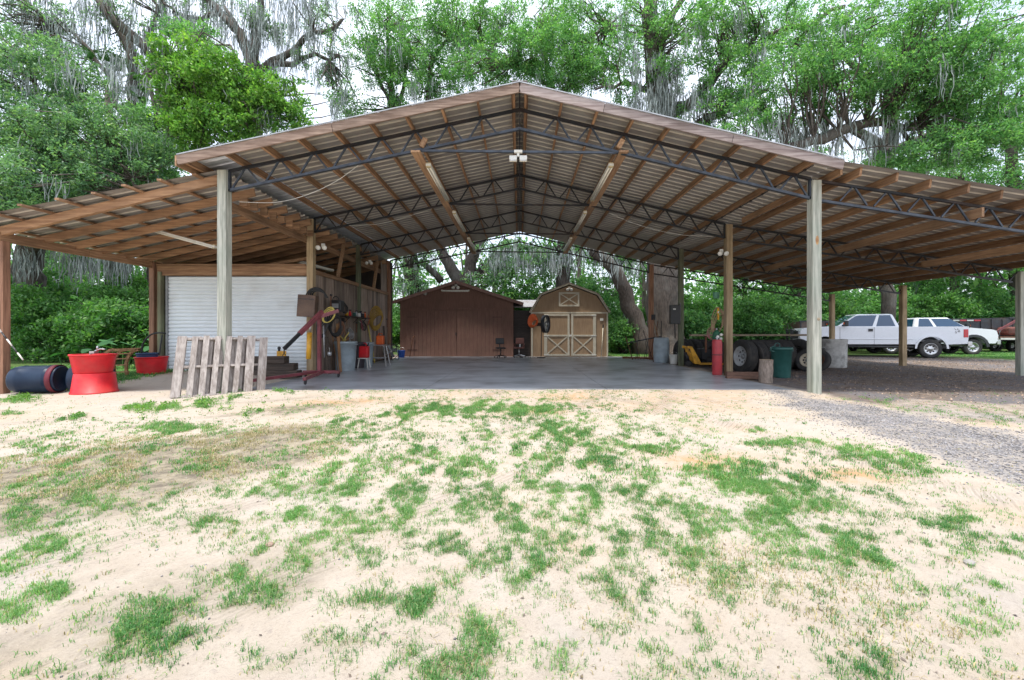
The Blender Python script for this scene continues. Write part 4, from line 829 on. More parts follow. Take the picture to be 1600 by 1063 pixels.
# ------------------------------------------------------------ things on the right
def gx_(px, py): d = F*CH/(py-519); return ((px-812)*d/F, d)
bb_ = thing('plastic_drum', 'grey blue plastic drum by the green post', 'drum', (5.75, 17.3, 0))
MB().lathe([(0, 0), (.27, 0), (.29, .05), (.31, .3), (.315, .33), (.31, .36), (.315, .7), (.32, .74), (.31, .77), (.29, .98), (.25, 1.02), (.24, 1.0), (0, .99)], n=36).build('drum_body', GREYB, bb_)
MB().box((.1, -.27, .93), (.18, .04, .03)).build('handle', GREYB, bb_)
wb = thing('white_bucket', 'white plastic pail beside the foot of the green post', 'bucket', (5.98, 16.55, 0)); MB().lathe([(0, 0), (.13, 0), (.15, .36), (.16, .365), (.16, .34), (.155, .33), (.13, 0)], n=24).build('bucket_body', WHITE, wb); MB().torus((0, 0, .33), .155, .005, Matrix.Rotation(R(115), 3, 'X'), 20, 5, .5).build('handle', CHROME, wb)
sw = thing('breaker_box', 'dark breaker box fixed to the left of the green post', 'electric box', (5.84, 16.05, 1.9)); MB().box((0, 0, 0), (.36, .2, .72)).build('case', BLKPL, sw, bevel=.015); MB().box((-.05, -.105, .2), (.1, .006, .04)).build('label_plate', WHITE, sw); MB().box((.19, 0, .1), (.03, .15, .66)).build('door_edge', TRIM, sw); MB().tube([(.0, 0, -.36), (.02, .02, -.9)], .02).build('conduit', STEEL, sw)
for i, (x, a, lb) in enumerate(((5.55, .25, 'rusty rod leaning left of the grey blue drum'), (5.75, -.25, 'wooden shovel handle standing in the grey blue drum'), (5.85, .1, 'dark pipe leaning behind the grey blue drum'))):
    t = thing('leaning_rod', lb, 'rod', (x, 17.7 if i != 1 else 17.35, 0 if i != 1 else .6)); MB().tube([(0, 0, 0), (a, .2, 1.2 if i == 1 else 1.7)], .017, 6).build('rod', RUST if i == 0 else (WF if i == 1 else STEEL), t); 
    if i == 1: MB().box((a, .2, 1.25), (.16, .02, .22)).build('shovel_head', STEEL, t)
t = thing('scrap_rack', 'dark iron rack of rods and bars leaning on the far right post', 'scrap rack', (5.6, 19.3, 0))
for k in range(9): MB().tube([(-.5+.13*k, rr.uniform(-.1, .1), 0), (-.5+.13*k+rr.uniform(-.4, .4), .3, rr.uniform(.8, 1.7))], rr.uniform(.012, .025), 6).build('bar', STEEL if k % 3 else RUST, t)
MB().beam((-.7, 0, .75), (.9, .25, 1.05), .06, .05).build('rail', STEEL, t); MB().beam((-1.0, -.2, .1), (1.0, -.3, .06), .12, .08).build('floor_beam', RUST, t)
# pallet jack
pj = thing('pallet_jack', 'yellow pallet jack parked with raised handle frame beside the green post', 'pallet jack', (6.3, 15.5, 0.0), R(3))
for s_ in (-.17, .17): MB().box((.7, s_, .09), (1.1, .15, .05)).build('fork', YELL, pj, bevel=.008)
MB().prism([(-.05, .1), (.2, .1), (.16, .2), (-.14, .72), (-.3, .74), (-.3, .66), (-.2, .64)], -.24, -.18).prism([(-.05, .1), (.2, .1), (.16, .2), (-.14, .72), (-.3, .74), (-.3, .66), (-.2, .64)], .18, .24).box((-.2, 0, .70), (.14, .48, .04)).build('frame', YELL, pj)
for s_ in (-.07, .07): MB().lathe([(0, -.03), (.1, -.03), (.1, .03), (0, .03)], (-.16, s_, .1), 18, MX90).build('steer_wheel', BLACK, pj)
for s_ in (-.17, .17): MB().lathe([(0, -.04), (.04, -.04), (.04, .04), (0, .04)], (1.15, s_, .04), 12, MX90).build('load_roller', BLACK, pj)
MB().tube([(-.14, 0, .15), (-.28, 0, .5)], .05, 12).build('hydraulic_pump', STEEL, pj)
# gas cylinders
gc = thing('gas_cylinder', 'tall red gas cylinder with black band standing on the slab edge', 'gas cylinder', (5.72, 12.35, 0))
MB().lathe([(0, 0), (.125, .0), (.135, .02), (.135, .95), (.125, 1.01), (.118, 1.02), (.11, 1.0), (0, .98)], n=32).build('cylinder_body', mat('cylinder_red', (.50, .05, .06), (.36, .035, .045), rough=.45, bump=.03, stain=(.3, .12, .1), stain_amt=.4), gc)
MB().lathe([(.136, .57), (.139, .572), (.139, .592), (.136, .594)], n=32).build('band', BLKPL, gc); MB().tube([(0, 0, .98), (0, 0, 1.1)], .025).box((0, -.02, 1.08), (.09, .03, .03)).build('valve', GALV, gc)
g2 = thing('gas_cylinder', 'dark green oxygen cylinder standing behind the red one', 'gas cylinder', (5.84, 12.64, 0))
MB().lathe([(0, 0), (.11, 0), (.115, .02), (.115, 1.15), (.09, 1.24), (.04, 1.29), (0, 1.3)], n=28).build('cylinder_body', mat('cylinder_green', (.02, .12, .06), (.015, .08, .045)), g2); MB().tube([(0, 0, 1.28), (0, 0, 1.36)], .025).build('valve', GALV, g2)
for s_, z in ((-.05, 1.02), (.06, .96)):
    pass
gg = thing('gas_regulator', 'two pale pressure gauges on the green gas cylinder', 'gauge', (5.84, 12.47, 1.1))
for x, z in ((-.05, .0), (.05, .06), (.04, -.06)): MB().lathe([(0, 0), (.042, 0), (.042, .03), (0, .03)], (x, -.0, z), 18, MX90).build('gauge', WHITE, gg)
t = thing('welding_cart', 'black welding cart with small gauges behind the yellow pallet jack', 'cart', (7.05, 16.3, -.02)); MB().box((0, 0, .42), (.42, .4, .42)).build('machine', BLKPL, t, bevel=.03)
MB().tube([(-.2, -.22, .1), (-.2, -.22, .95), (.2, -.22, .95), (.2, -.22, .1)], .018).box((0, 0, .14), (.5, .45, .03)).build('frame', STEEL, t)
for s_ in (-.24, .24): MB().lathe([(0, -.02), (.1, -.02), (.1, .02), (0, .02)], (s_, .1, .1), 16, MY90).build('wheel', BLACK, t)
coil('pale rope and hose loops hanging left of the tan post over the gas cylinders', P(1120, 502, 12.9), .16, mat('hemp_rope', (.35, .25, .14), (.25, .16, .09)), 4, 2.6, .1, rr=.014)
coil('pinkish air hose loops hanging low behind the red cylinder', P(1112, 520, 13.1), .14, mat('pink_hose', (.40, .16, .16)), 3, 1.3, .2, rr=.012)
t = thing('hanging_pot', 'small green tin hanging beside the tan post above the rope', 'pot', P(1119, 466, 12.9)); MB().lathe([(0, 0), (.08, 0), (.1, .18), (.105, .18), (.1, .16), (.08, .0)], n=20).build('pot_body', mat('pale_green_paint', (.10, .26, .16)), t); MB().torus((0, 0, .16), .1, .005, Matrix.Rotation(R(90), 3, 'X'), 18, 5, .5).build('handle', STEEL, t)
t = thing('yellow_level', 'short yellow tool hanging within the rope loops', 'tool', P(1122, 490, 12.8)); MB().box((0, 0, 0), (.05, .03, .35)).build('tool_body', YELL, t); MB().box((0, -.02, .05), (.03, .01, .06)).build('window', WHITE, t)
t = thing('battery_charger', 'black box with white terminals behind the pallet jack forks', 'charger', (6.55, 16.5, -.02)); MB().box((0, 0, .22), (.36, .3, .42)).build('box_body', BLKPL, t, bevel=.02); MB().box((0, -.16, .36), (.1, .02, .06)).build('panel', WHITE, t)
# tyres
TY = mat('tyre_rubber', (.024, .024, .026), (.055, .052, .048), scale=7, rough=.85, bump=.15, stain=(.13, .11, .09), stain_amt=.35, stain_scale=3)
def tyre(label, x, y, r, w_, yaw, tilt=0, z=None, rim=None, grp='worn truck tyres', lay=False):
    zz = drop(x, y) if z is None else z
    M = (Matrix.Rotation(yaw, 3, 'Z') @ Matrix.Rotation(tilt, 3, 'Y') @ MY90) if not lay else Matrix.Rotation(tilt, 3, 'X')
    t = thing('truck_tyre', label, 'tyre', (x, y, zz), 0, grp); ri = r*.56
    pr = [(ri, -w_*.36), (ri+.03, -w_*.42), (r*.8, -w_*.5), (r*.94, -w_*.46)]
    n_ = 5
    for k in range(n_):
        a = -w_*.42+k*w_*.84/n_; b = a+w_*.84/n_; pr += [(r, a+.012), (r, b-.012), (r-.016, b-.010), (r-.016, b+.010)]
    pr = pr[:-2]+[(r*.94, w_*.46), (r*.8, w_*.5), (ri+.03, w_*.42), (ri, w_*.36), (ri, -w_*.36)]
    c = Vector((0, 0, r-.015)) if not lay else Vector((0, 0, w_/2))
    MB().lathe(pr, c, 44, M).build('tyre_body', TY, t)
    if rim:
        o = MB().lathe([(0, -w_*.02), (ri*.45, -w_*.02), (ri*.5, -w_*.05), (ri*.72, -w_*.10), (ri*.8, -w_*.28), (ri*.98, -w_*.34), (ri+.012, -w_*.40), (ri+.012, -w_*.30), (ri-.01, 0), (ri+.012, w_*.38), (ri*.9, w_*.3), (ri*.78, 0), (0, .01)], c, 40, M).build('rim', rim, t)
        hb = MB()
        for k in range(8):
            a = 2*math.pi*k/8; hb.lathe([(0, 0), (.035, 0), (.035, .006), (0, .006)], c+M @ Vector((ri*.62*math.cos(a), ri*.62*math.sin(a), -w_*.075-.004)), 10, M)
        hb.build('hand_holes', STEEL, o); MB().lathe([(0, -w_*.14), (.07, -w_*.12), (.08, -w_*.02), (0, 0)], c, 16, M).build('hub_cap', GALV, o)
    return t
RIMW = mat('white_rim', (.55, .58, .6), (.42, .44, .45), rough=.5, bump=.05, stain=(.3, .22, .17), stain_amt=.4, stain_scale=5)
tyre('big truck tyre with pale grey rim at the near end of the leaning row', 7.0, 13.35, .53, .30, R(8), R(4), rim=RIMW)
tyre('worn truck tyre second in the row behind the log stump', 7.45, 13.5, .53, .29, R(8), R(-6))
for i, (x, y, yw) in enumerate(((7.85, 13.75, 10), (8.22, 14.0, 14), (8.62, 14.25, 12), (9.0, 14.6, 10))): tyre(['worn truck tyre third in the row, just left of the green bin', 'worn truck tyre fourth in the row, behind the green bin', 'worn truck tyre fifth in the row, right behind the green bin', 'worn truck tyre at the far end of the row'][i], x, y, .52, .28, R(yw), R(-5))
for i, (x, y) in enumerate(((6.62, 17.2), (7.0, 17.25), (7.38, 17.3), (7.3, 15.9))): tyre(['dark truck tyre nearest the green post behind the pallet jack', 'second dark tyre from the green post behind the pallet jack', 'third dark tyre from the green post behind the pallet jack', 'dark tyre right of the others, behind the gas cylinders'][i], x, y, .50, .27, R(22), R(3), grp='truck tyres behind the pallet jack')
for i, (x, y, tl, lb) in enumerate(((9.55, 14.6, 10, 'black truck tyre leaning behind the green bin'), (9.95, 15.2, -8, 'second black tyre leaning beside the tyre stack'))): tyre(lb, x, y, .52, .28, R(15), R(tl), grp=None)
for i, (x, y) in enumerate(((9.4, 13.9), (9.78, 14.0))): tyre(['wheel with cream rim standing right of the green bin', 'wheel with rusty rim standing left of the front right post'][i], x, y, .37, .2, R(38), R(12), rim=[mat('cream_rim', (.52, .45, .33)), RUST][i], grp=None)
for i in range(3): tyre(['bottom', 'middle', 'top'][i]+' tyre of the flat stack left of the concrete cylinder', 10.25+.03*i, 15.1, .42, .24, 0, 0, z=drop(10.25, 15.1)+.245*i, lay=True, grp='flat stack of tyres')
for i in range(2): tyre(['lower', 'upper'][i]+' tyre of the short pile behind the concrete cylinder', 11.0+.05*i, 16.6, .46, .25, 0, 0, z=drop(11, 16.6)+.255*i, lay=True, grp='short pile of tyres')
t = thing('wooden_rail', 'long weathered wooden rail lying on top of the tyre row', 'rail', (7.4, 14.95, 1.13)); MB().beam((-1.5, -.2, 0), (3.2, .8, -.0), .12, .07).build('rail_board', wood('rail_wood', (.32, .25, .17), (.2, .15, .1), 'x'), t); MB().box((-.9, -.07, -.3), (.05, .05, .6)).build('stake', RUST, t)
o = MB().box((0, 0, .085), (.95, .17, .18), Matrix.Rotation(R(-8), 3, 'Z')).build('timber_block', wood('red_timber', (.17, .09, .06), (.09, .05, .035), 'x'), loc=(6.0, 11.35, -.0), bevel=.008); tag(o, 'dark reddish timber block lying at the foot of the tan post', 'timber')
lg = thing('log_stump', 'rough sawn log standing upright on the slab edge', 'log', (6.18, 10.7, -.03))
BARK = mat('oak_bark', (.115, .092, .075), (.04, .033, .028), scale=5, st=(3, 3, .7), rough=.9, bump=1.0, stain=(.14, .14, .125), stain_amt=.5)
BARKL = mat('log_bark', (.36, .29, .24), (.18, .14, .11), scale=9, st=(2, 2, .8), rough=.9, bump=.8)
b = MB(); n = 28; vs = []; 
for z, q in ((0, 1), (.15, .97), (.3, 1.02), (.45, .96), (.58, .98)):
    for j in range(n): a = 2*math.pi*j/n; r_ = .155*q*(1+.05*math.sin(3*a+z*5)+.03*math.sin(11*a)); vs.append((r_*math.cos(a), r_*math.sin(a), z))
b.add(vs, [(i*n+j, i*n+(j+1) % n, (i+1)*n+(j+1) % n, (i+1)*n+j) for i in range(4) for j in range(n)], True); b.build('bark', BARKL, lg)
MB().lathe([(0, .575), (.15, .58)], n=28).build('sawn_end', mat('sawn_wood', (.45, .32, .18)), lg)
t = bin_('dark green plastic trash bin with round handles beside the log stump', 7.4, 12.05, .265, .84, GREENP); t.location.z = drop(7.35, 12.05)
for dx, dy in ((-.275, -.09), (.05, .275)): MB().torus((dx, dy, .80 if dx < 0 else .89), .075, .014, MX90, 18, 6).build('handle', GREENP, t)
cc = thing('concrete_cylinder', 'rough grey concrete cylinder with knocked rim under the right lean-to', 'concrete pipe', (11.35, 15.45, drop(11.35, 15.45)))
MB().lathe([(0, .0), (.40, 0), (.42, .04), (.425, .5), (.43, .93), (.445, .95), (.445, 1.0), (.43, 1.02), (.36, 1.02), (.36, .2), (0, .2)], n=44).build('cylinder_wall', CONC, cc)

# ------------------------------------------------------------ pickups
def wheel(par, x, y, r, w_, out, holes=8, rimm=CHROME):
    M = MX90 if out > 0 else MX90; c = Vector((x, y, r)); s_ = -1 if out > 0 else 1      # axis y
    pr = [(r*.6, -w_*.42), (r*.72, -w_*.5), (r*.93, -w_*.46), (r, -w_*.3), (r, w_*.3), (r*.93, w_*.46), (r*.72, w_*.5), (r*.6, w_*.42), (r*.6, -w_*.42)]
    t = MB().lathe(pr, c, 36, M).build('wheel', TY, par)
    f = lambda d: s_*d*w_     # MX90 maps z -> -y
    o = MB().lathe([(0, f(.30)), (r*.16, f(.30)), (r*.2, f(.22)), (r*.5, f(.28)), (r*.56, f(.40)), (r*.61, f(.44)), (r*.61, f(.3)), (r*.58, -f(.3))], c, 32, M).build('rim', rimm, t)
    hb = MB()
    for k in range(holes):
        a = 2*math.pi*k/holes; q = Vector((r*.37*math.cos(a), r*.37*math.sin(a), f(.262))); hb.lathe([(0, 0), (r*.085, 0), (r*.085, f(.01)), (0, f(.01))], c+M @ q, 10, M)
    hb.build('rim_holes', STEEL, o); return t
def pickup(name, label, loc, rz, WB=4.0, flare=None, lamp_text=False, cab=(2.4, 4.75)):
    t = thing(name, label, 'pickup truck', loc, rz, None); L_ = WB+2.35; xr = 1.3; xf = xr+WB; H = 1.42; zb_ = .62; W_ = .98; R_ = .42
    def arch(xc, r, n=10): return [(xc+r*math.cos(a), .44+r*math.sin(a)) for a in np.linspace(math.pi, 0, n) if .44+r*math.sin(a) > .58]
    ar = arch(xr, .56); af = arch(xf, .56); cb = cab[0]-.03
    # front body
    pf_ = [(cb, zb_)]+af and [(cb, zb_), (af[0][0], zb_-.02)]+af+[(af[-1][0], zb_), (L_-.12, zb_), (L_-.04, .75), (L_, 1.05), (L_-.08, 1.30), (L_-.25, 1.36), (xf+.1, 1.43), (cab[1]+.05, 1.46), (cab[1]-.5, H+.005), (cb, H)]
    body = MB().prism(pf_, -W_, W_).build('body', WPAINT, t, bevel=.045)
    pb_ = [(.06, .66), (ar[0][0], zb_)]+ar+[(ar[-1][0], zb_), (cb-.02, zb_), (cb-.02, H), (.02, H), (.0, 1.3), (.03, .9)]
    for s_ in (-1, 1): MB().prism(pb_, s_*W_-.0, s_*(W_-.09)).build('bed_side', WPAINT, t, bevel=.025)
    MB().box((.05, 0, 1.03), (.07, 1.78, .74)).build('tailgate', WPAINT, t, bevel=.02); MB().box((cb/2, 0, .78), (cb-.1, 1.78, .06)).build('bed_floor', TRIM, t); MB().box((cb-.06, 0, 1.1), (.05, 1.78, .6)).build('bed_front', WPAINT, t)
    # greenhouse
    c0, c1 = cab; base = [(c0, -W_+.03), (c1+.1, -W_+.05), (c1+.1, W_-.05), (c0, W_-.03)]
    top = [(c0+.20, -.74), (c1-.80, -.74), (c1-.80, .74), (c0+.20, .74)]; zt_ = 2.02
    vs = [(x, y, H-.01) for x, y in base]+[(x, y, zt_) for x, y in top]
    MB().add(vs, [(0, 1, 5, 4), (1, 2, 6, 5), (2, 3, 7, 6), (3, 0, 4, 7), (4, 5, 6, 7)]).build('cab', WPAINT, t, bevel=.09)
    B = [Vector(v) for v in vs]
    def pane(q, us, off=.006, inner=None):
        """quad on a cab face: q = (bottom a, bottom b, top b, top a); us = list of (u,v)"""
        a, b_, c_, d_ = q; nrm = (b_-a).cross(d_-a).normalized()
        pts = [(a+(b_-a)*u)*(1-v)+(d_+(c_-d_)*u)*v+nrm*off for u, v in us]; back = [p-nrm*.02 for p in pts]; n = len(pts)
        return MB().add(pts+back, [tuple(range(n)), tuple(reversed(range(n, 2*n)))]+[(i, i+n, (i+1) % n+n, (i+1) % n) for i in range(n)])
    lf = (B[0], B[1], B[5], B[4]); rt_ = (B[2], B[3], B[7], B[6])
    uf0, uf1 = .42, .93
    for fc, mir in ((lf, False), (rt_, True)):
        g = lambda u: u if not mir else 1-u
        a_ = [(g(.43), .06), (g(.93), .06), (g(.955), .16), (g(.97), .84), (g(.90), .9), (g(.44), .9)]; b_ = [(g(.07), .06), (g(.37), .06), (g(.37), .9), (g(.09), .9)]
        if mir: a_.reverse(); b_.reverse()
        pane(fc, a_).build('front_side_window', GLASS, t); pane(fc, b_).build('rear_side_window', GLASS, t)
    pane((B[1], B[2], B[6], B[5]), [(.05, .04), (.95, .04), (.94, .93), (.06, .93)]).build('windshield', GLASS, t)
    pane((B[3], B[0], B[4], B[7]), [(.1, .15), (.9, .15), (.88, .88), (.12, .88)]).build('rear_window', GLASS, t)
    for s_ in (-1, 1):
        y = s_*(W_+.002); xd = c0+.42*(c1-c0)
        for xs_ in (xd, c1-.04, c0-.02): MB().box((xs_, y, 1.01), (.012, .006, .78)).build('door_seam', TRIM, t)
        MB().box((xd+.14, y+s_*.015, 1.27), (.17, .03, .12)).build('door_handle', BLKPL, t)
        m_ = MB().box((c1-.22, s_*(W_+.2), 1.58), (.14, .20, .26)).build('side_mirror', BLKPL, t, bevel=.02); MB().beam((c1-.2, s_*(W_-.1), 1.5), (c1-.2, s_*(W_+.12), 1.52), .06, .05).build('mirror_arm', BLKPL, m_)
        MB().box((c1-.13, s_*(W_+.2), 1.58), (.01, .16, .08)).build('marker_lamp', ORANGE, m_)
        MB().box((.12, s_*(W_-.03), 1.12), (.16, .1, .36)).build('tail_lamp', REDL, t, bevel=.015)
        MB().box((L_-.10, s_*(W_-.16), 1.12), (.14, .30, .24)).build('headlight', CLEARL, t, bevel=.03)
        for xc in (xr, xf):
            wheel(t, xc, s_*(W_-.17), R_, .29, s_)
            a = MB(); rf_ = .66 if flare else .60; A = [(xc+rf_*math.cos(g), .44+rf_*math.sin(g)) for g in np.linspace(math.pi*1.0, 0, 12)]
            a.prism(A+[(xc+.53*math.cos(g), .44+.53*math.sin(g)) for g in np.linspace(0, math.pi, 12)], s_*(W_-.02), s_*(W_+.035)); a.build('wheel_flare', flare or WPAINT, t)
            i_ = MB(); i_.prism([(xc+.55*math.cos(g), .44+.55*math.sin(g)) for g in np.linspace(math.pi, 0, 12)], s_*(W_-.38), s_*(W_-.36)); i_.build('wheel_well', BLACK, t)
        MB().box(((xr+xf)/2, s_*(W_+.004), .86), (xf-xr-1.3, .022, .05)).build('side_moulding', WPAINT, t, bevel=.008)
        MB().tube([(xr+.65, s_*(W_-.02), .5), (xf-.65, s_*(W_-.02), .5)], .05).build('running_board', BLKPL, t)
    MB().box((L_*.5, 0, .52), (L_*.86, 1.1, .16)).build('chassis', STEEL, t); MB().tube([(xr, -.8, .42), (xr, .8, .42)], .07).build('axle', STEEL, t); MB().tube([(xf, -.8, .42), (xf, .8, .42)], .06).build('axle', STEEL, t)
    MB().box((-.07, 0, .66), (.16, 1.8, .2)).build('rear_bumper', CHROME, t, bevel=.02); MB().box((L_+.05, 0, .68), (.16, 1.92, .24)).build('front_bumper', CHROME, t, bevel=.03)
    MB().box((L_+.0, 0, 1.06), (.06, 1.26, .38)).build('grille', BLKPL, t, bevel=.01)
    gm = MB()
    for y in (-.42, .42): gm.beam((L_+.20, y, .5), (L_+.24, y, 1.35), .04, .09)
    for z in (.7, 1.28): gm.tube([(L_+.24, -.45, z), (L_+.24, .45, z)], .028)
    for z in np.arange(.8, 1.25, .09): gm.tube([(L_+.235, -.42, z), (L_+.235, .42, z)], .012, 5)
    for s_ in (-1, 1):
        gm.tube([(L_+.22, s_*.45, 1.26), (L_+.2, s_*.8, 1.3), (L_+.06, s_*.95, 1.2), (L_+.06, s_*.95, .95), (L_+.2, s_*.8, .86), (L_+.22, s_*.45, .9)], .022)
        for y_ in (.6, .75): gm.tube([(L_+.2, s_*y_, .88), (L_+.2, s_*y_, 1.29)], .01, 5)
    gm.build('grille_guard', BLKPL, t)
    MB().tube([(c0+.9, 0, 2.02), (c0+.9, 0, 2.1)], .012).build('aerial', BLKPL, t)
    return t
def place_truck(px_rear, d_rear, rz, WB, **k):
    x = (px_rear-812)*d_rear/F; dx = Matrix.Rotation(rz, 3, 'Z') @ Vector((1.3*1.1, 0, 0)); return pickup(loc=(x-dx.x, d_rear-dx.y, drop(x, d_rear)+.0), rz=rz, WB=WB, **k)
p1 = place_truck(1437, 21.9, R(180-20), 4.0, name='pickup_truck', label='white extended cab pickup with black grille guard seen from the driver side')
p1.scale = (1.1, 1.1, 1.1)
dm = MB()
for k in range(16): dm.box((.42+rr.uniform(-.09, .09), 1.0*.984, 1.22+rr.uniform(-.1, .1)), (rr.uniform(.02, .07), .006, rr.uniform(.01, .03)), Matrix.Rotation(rr.uniform(-1, 1), 3, 'Y'))
dm.build('scratch_marks', mat('scratch_grey', (.25, .24, .24)), p1)
x2 = (1500-812)*24.6/F; rz2 = R(-14); WB2 = 3.7; dd = Matrix.Rotation(rz2, 3, 'Z') @ Vector(((1.3+WB2)*1.04, 0, 0))
FLR = mat('dark_flare', (.04, .045, .05))
pickup('pickup_truck', 'white pickup with dark fender flares behind the first one, nose to the right', (x2-dd.x, 24.6-dd.y, drop(x2, 24.6)+.0), rz2, WB=WB2, flare=FLR, cab=(2.35, 4.8)).scale = (1.04, 1.04, 1.04)
# trailers and machines further back
DKM = mat('dark_trailer_steel', (.05, .055, .065), (.03, .032, .037), rough=.6, bump=.08, stain=(.12, .07, .045), stain_amt=.5)
dt = thing('dump_trailer', 'dark high sided dump body with red and white reflector strip behind the pickups', 'trailer', (P(1500, 500, 29).x, 29, -.05), R(-6))
MB().box((0, 0, 1.55), (4.6, 2.2, 1.25)).build('dump_body', DKM, dt, bevel=.02); mb = MB()
for k in range(8): mb.box((-2.2+k*.63, -1.13, 1.55), (.08, .06, 1.2))
mb.build('side_ribs', DKM, dt); MB().box((2.6, 0, 2.22), (1.3, 2.3, .10)).build('cab_guard', DKM, dt)
for k in range(4): MB().box((-1.2+k*.42, -1.165, 2.06), (.38, .012, .09)).build('reflector', REDL if k % 2 else WHITE, dt)
for x in (-1.3, -.3):
    for s_ in (-1, 1): wheel(dt, x, s_*.95, .42, .25, s_)
MB().box((0, 0, .75), (5.4, .9, .16)).build('trailer_frame', STEEL, dt)
tr = thing('box_trailer', 'rusty brown sided trailer behind the nose of the first pickup', 'trailer', (P(1262, 500, 26.5).x, 26.5, -.05), R(8))
MB().box((0, 0, 1.35), (2.7, 1.8, 1.15)).build('trailer_body', mat('brown_trailer_side', (.13, .09, .08), (.07, .05, .045), st=(1, 1, 3), stain=(.2, .12, .08), stain_amt=.5), tr, bevel=.01); mb = MB()
for k in range(4): mb.box((-1.3+k*.87, -.93, 1.35), (.07, .05, 1.2))
mb.box((0, -.93, 1.94), (2.75, .06, .06)).build('side_ribs', DKM, tr)
for s_ in (-1, 1): wheel(tr, 0, s_*.85, .36, .2, s_)
sv = thing('parked_car', 'dark car with white letters on its rear window behind the pickup bonnet', 'car', (P(1315, 500, 28.5).x, 28.5, -.05), R(2))
pf_ = [(-2.0, .35), (2.3, .35), (2.35, .9), (1.2, 1.05), (.7, 1.55), (.3, 1.66), (-1.5, 1.64), (-2.05, 1.1)]
MB().prism(pf_, -.85, .85).build('body', DKM, sv, bevel=.06); MB().prism([(-1.75, 1.12), (1.0, 1.1), (.6, 1.52), (-1.45, 1.54)], -.862, -.84).build('side_window', GLASS, sv)
for x in (-1.25, 1.45):
    for s_ in (-1, 1): wheel(sv, x, s_*.76, .33, .2, s_)
def letters(par, txt, x, y, z, h_, m):
    """block letters from strokes on a plane facing -y"""
    G = {'T': [((0, 1), (1, 1)), ((.5, 0), (.5, 1))], 'R': [((0, 0), (0, 1)), ((0, 1), (1, .85)), ((1, .85), (0, .5)), ((.3, .5), (1, 0))], 'A': [((0, 0), (.5, 1)), ((.5, 1), (1, 0)), ((.2, .4), (.8, .4))]}
    mb = MB(); w_ = h_*.7
    for i, c in enumerate(txt):
        for a, b in G[c]: mb.beam((x+i*h_*.95+a[0]*w_, y, z+a[1]*h_), (x+i*h_*.95+b[0]*w_, y, z+b[1]*h_), .008, h_*.2, up=(0, 0, 1) if a[0] != b[0] else (1, 0, 0))
    mb.build('lettering', m, par)
letters(sv, 'TRA', -1.3, -.872, 1.3, .22, WHITE)
# red rusty machine on the far right
rm = thing('flatbed_trailer', 'rusty red flatbed trailer with a raised frame at the far right', 'trailer', (P(1600, 520, 27).x, 27.2, -.05), R(-3))
MB().box((0, 0, .95), (6.0, 2.0, .14)).build('deck', RUST, rm); MB().box((.4, -.2, 1.35), (3.4, .8, .55)).build('tank', mat('rusty_red_paint', (.22, .07, .05), (.12, .045, .035), stain=(.09, .05, .04), stain_amt=.6, stain_scale=3), rm, bevel=.15)
MB().beam((-2.9, -.9, 1.0), (-1.2, -.9, 2.0), .08, .12).beam((-1.2, -.9, 2.0), (2.4, -.9, 1.85), .07, .09).beam((-1.2, -.9, 2.0), (-.8, -.9, 1.0), .06, .08).beam((2.2, -.9, 1.86), (2.2, -.9, 1.0), .06, .08).build('upper_frame', HOISTR, rm)
MB().beam((-2.9, -1.04, .88), (3.0, -1.04, .88), .04, .12).build('side_rail', WHITE, rm)
for x in (-.6, .5): 
    for s_ in (-1, 1): wheel(rm, x, s_*.9, .40, .24, s_)
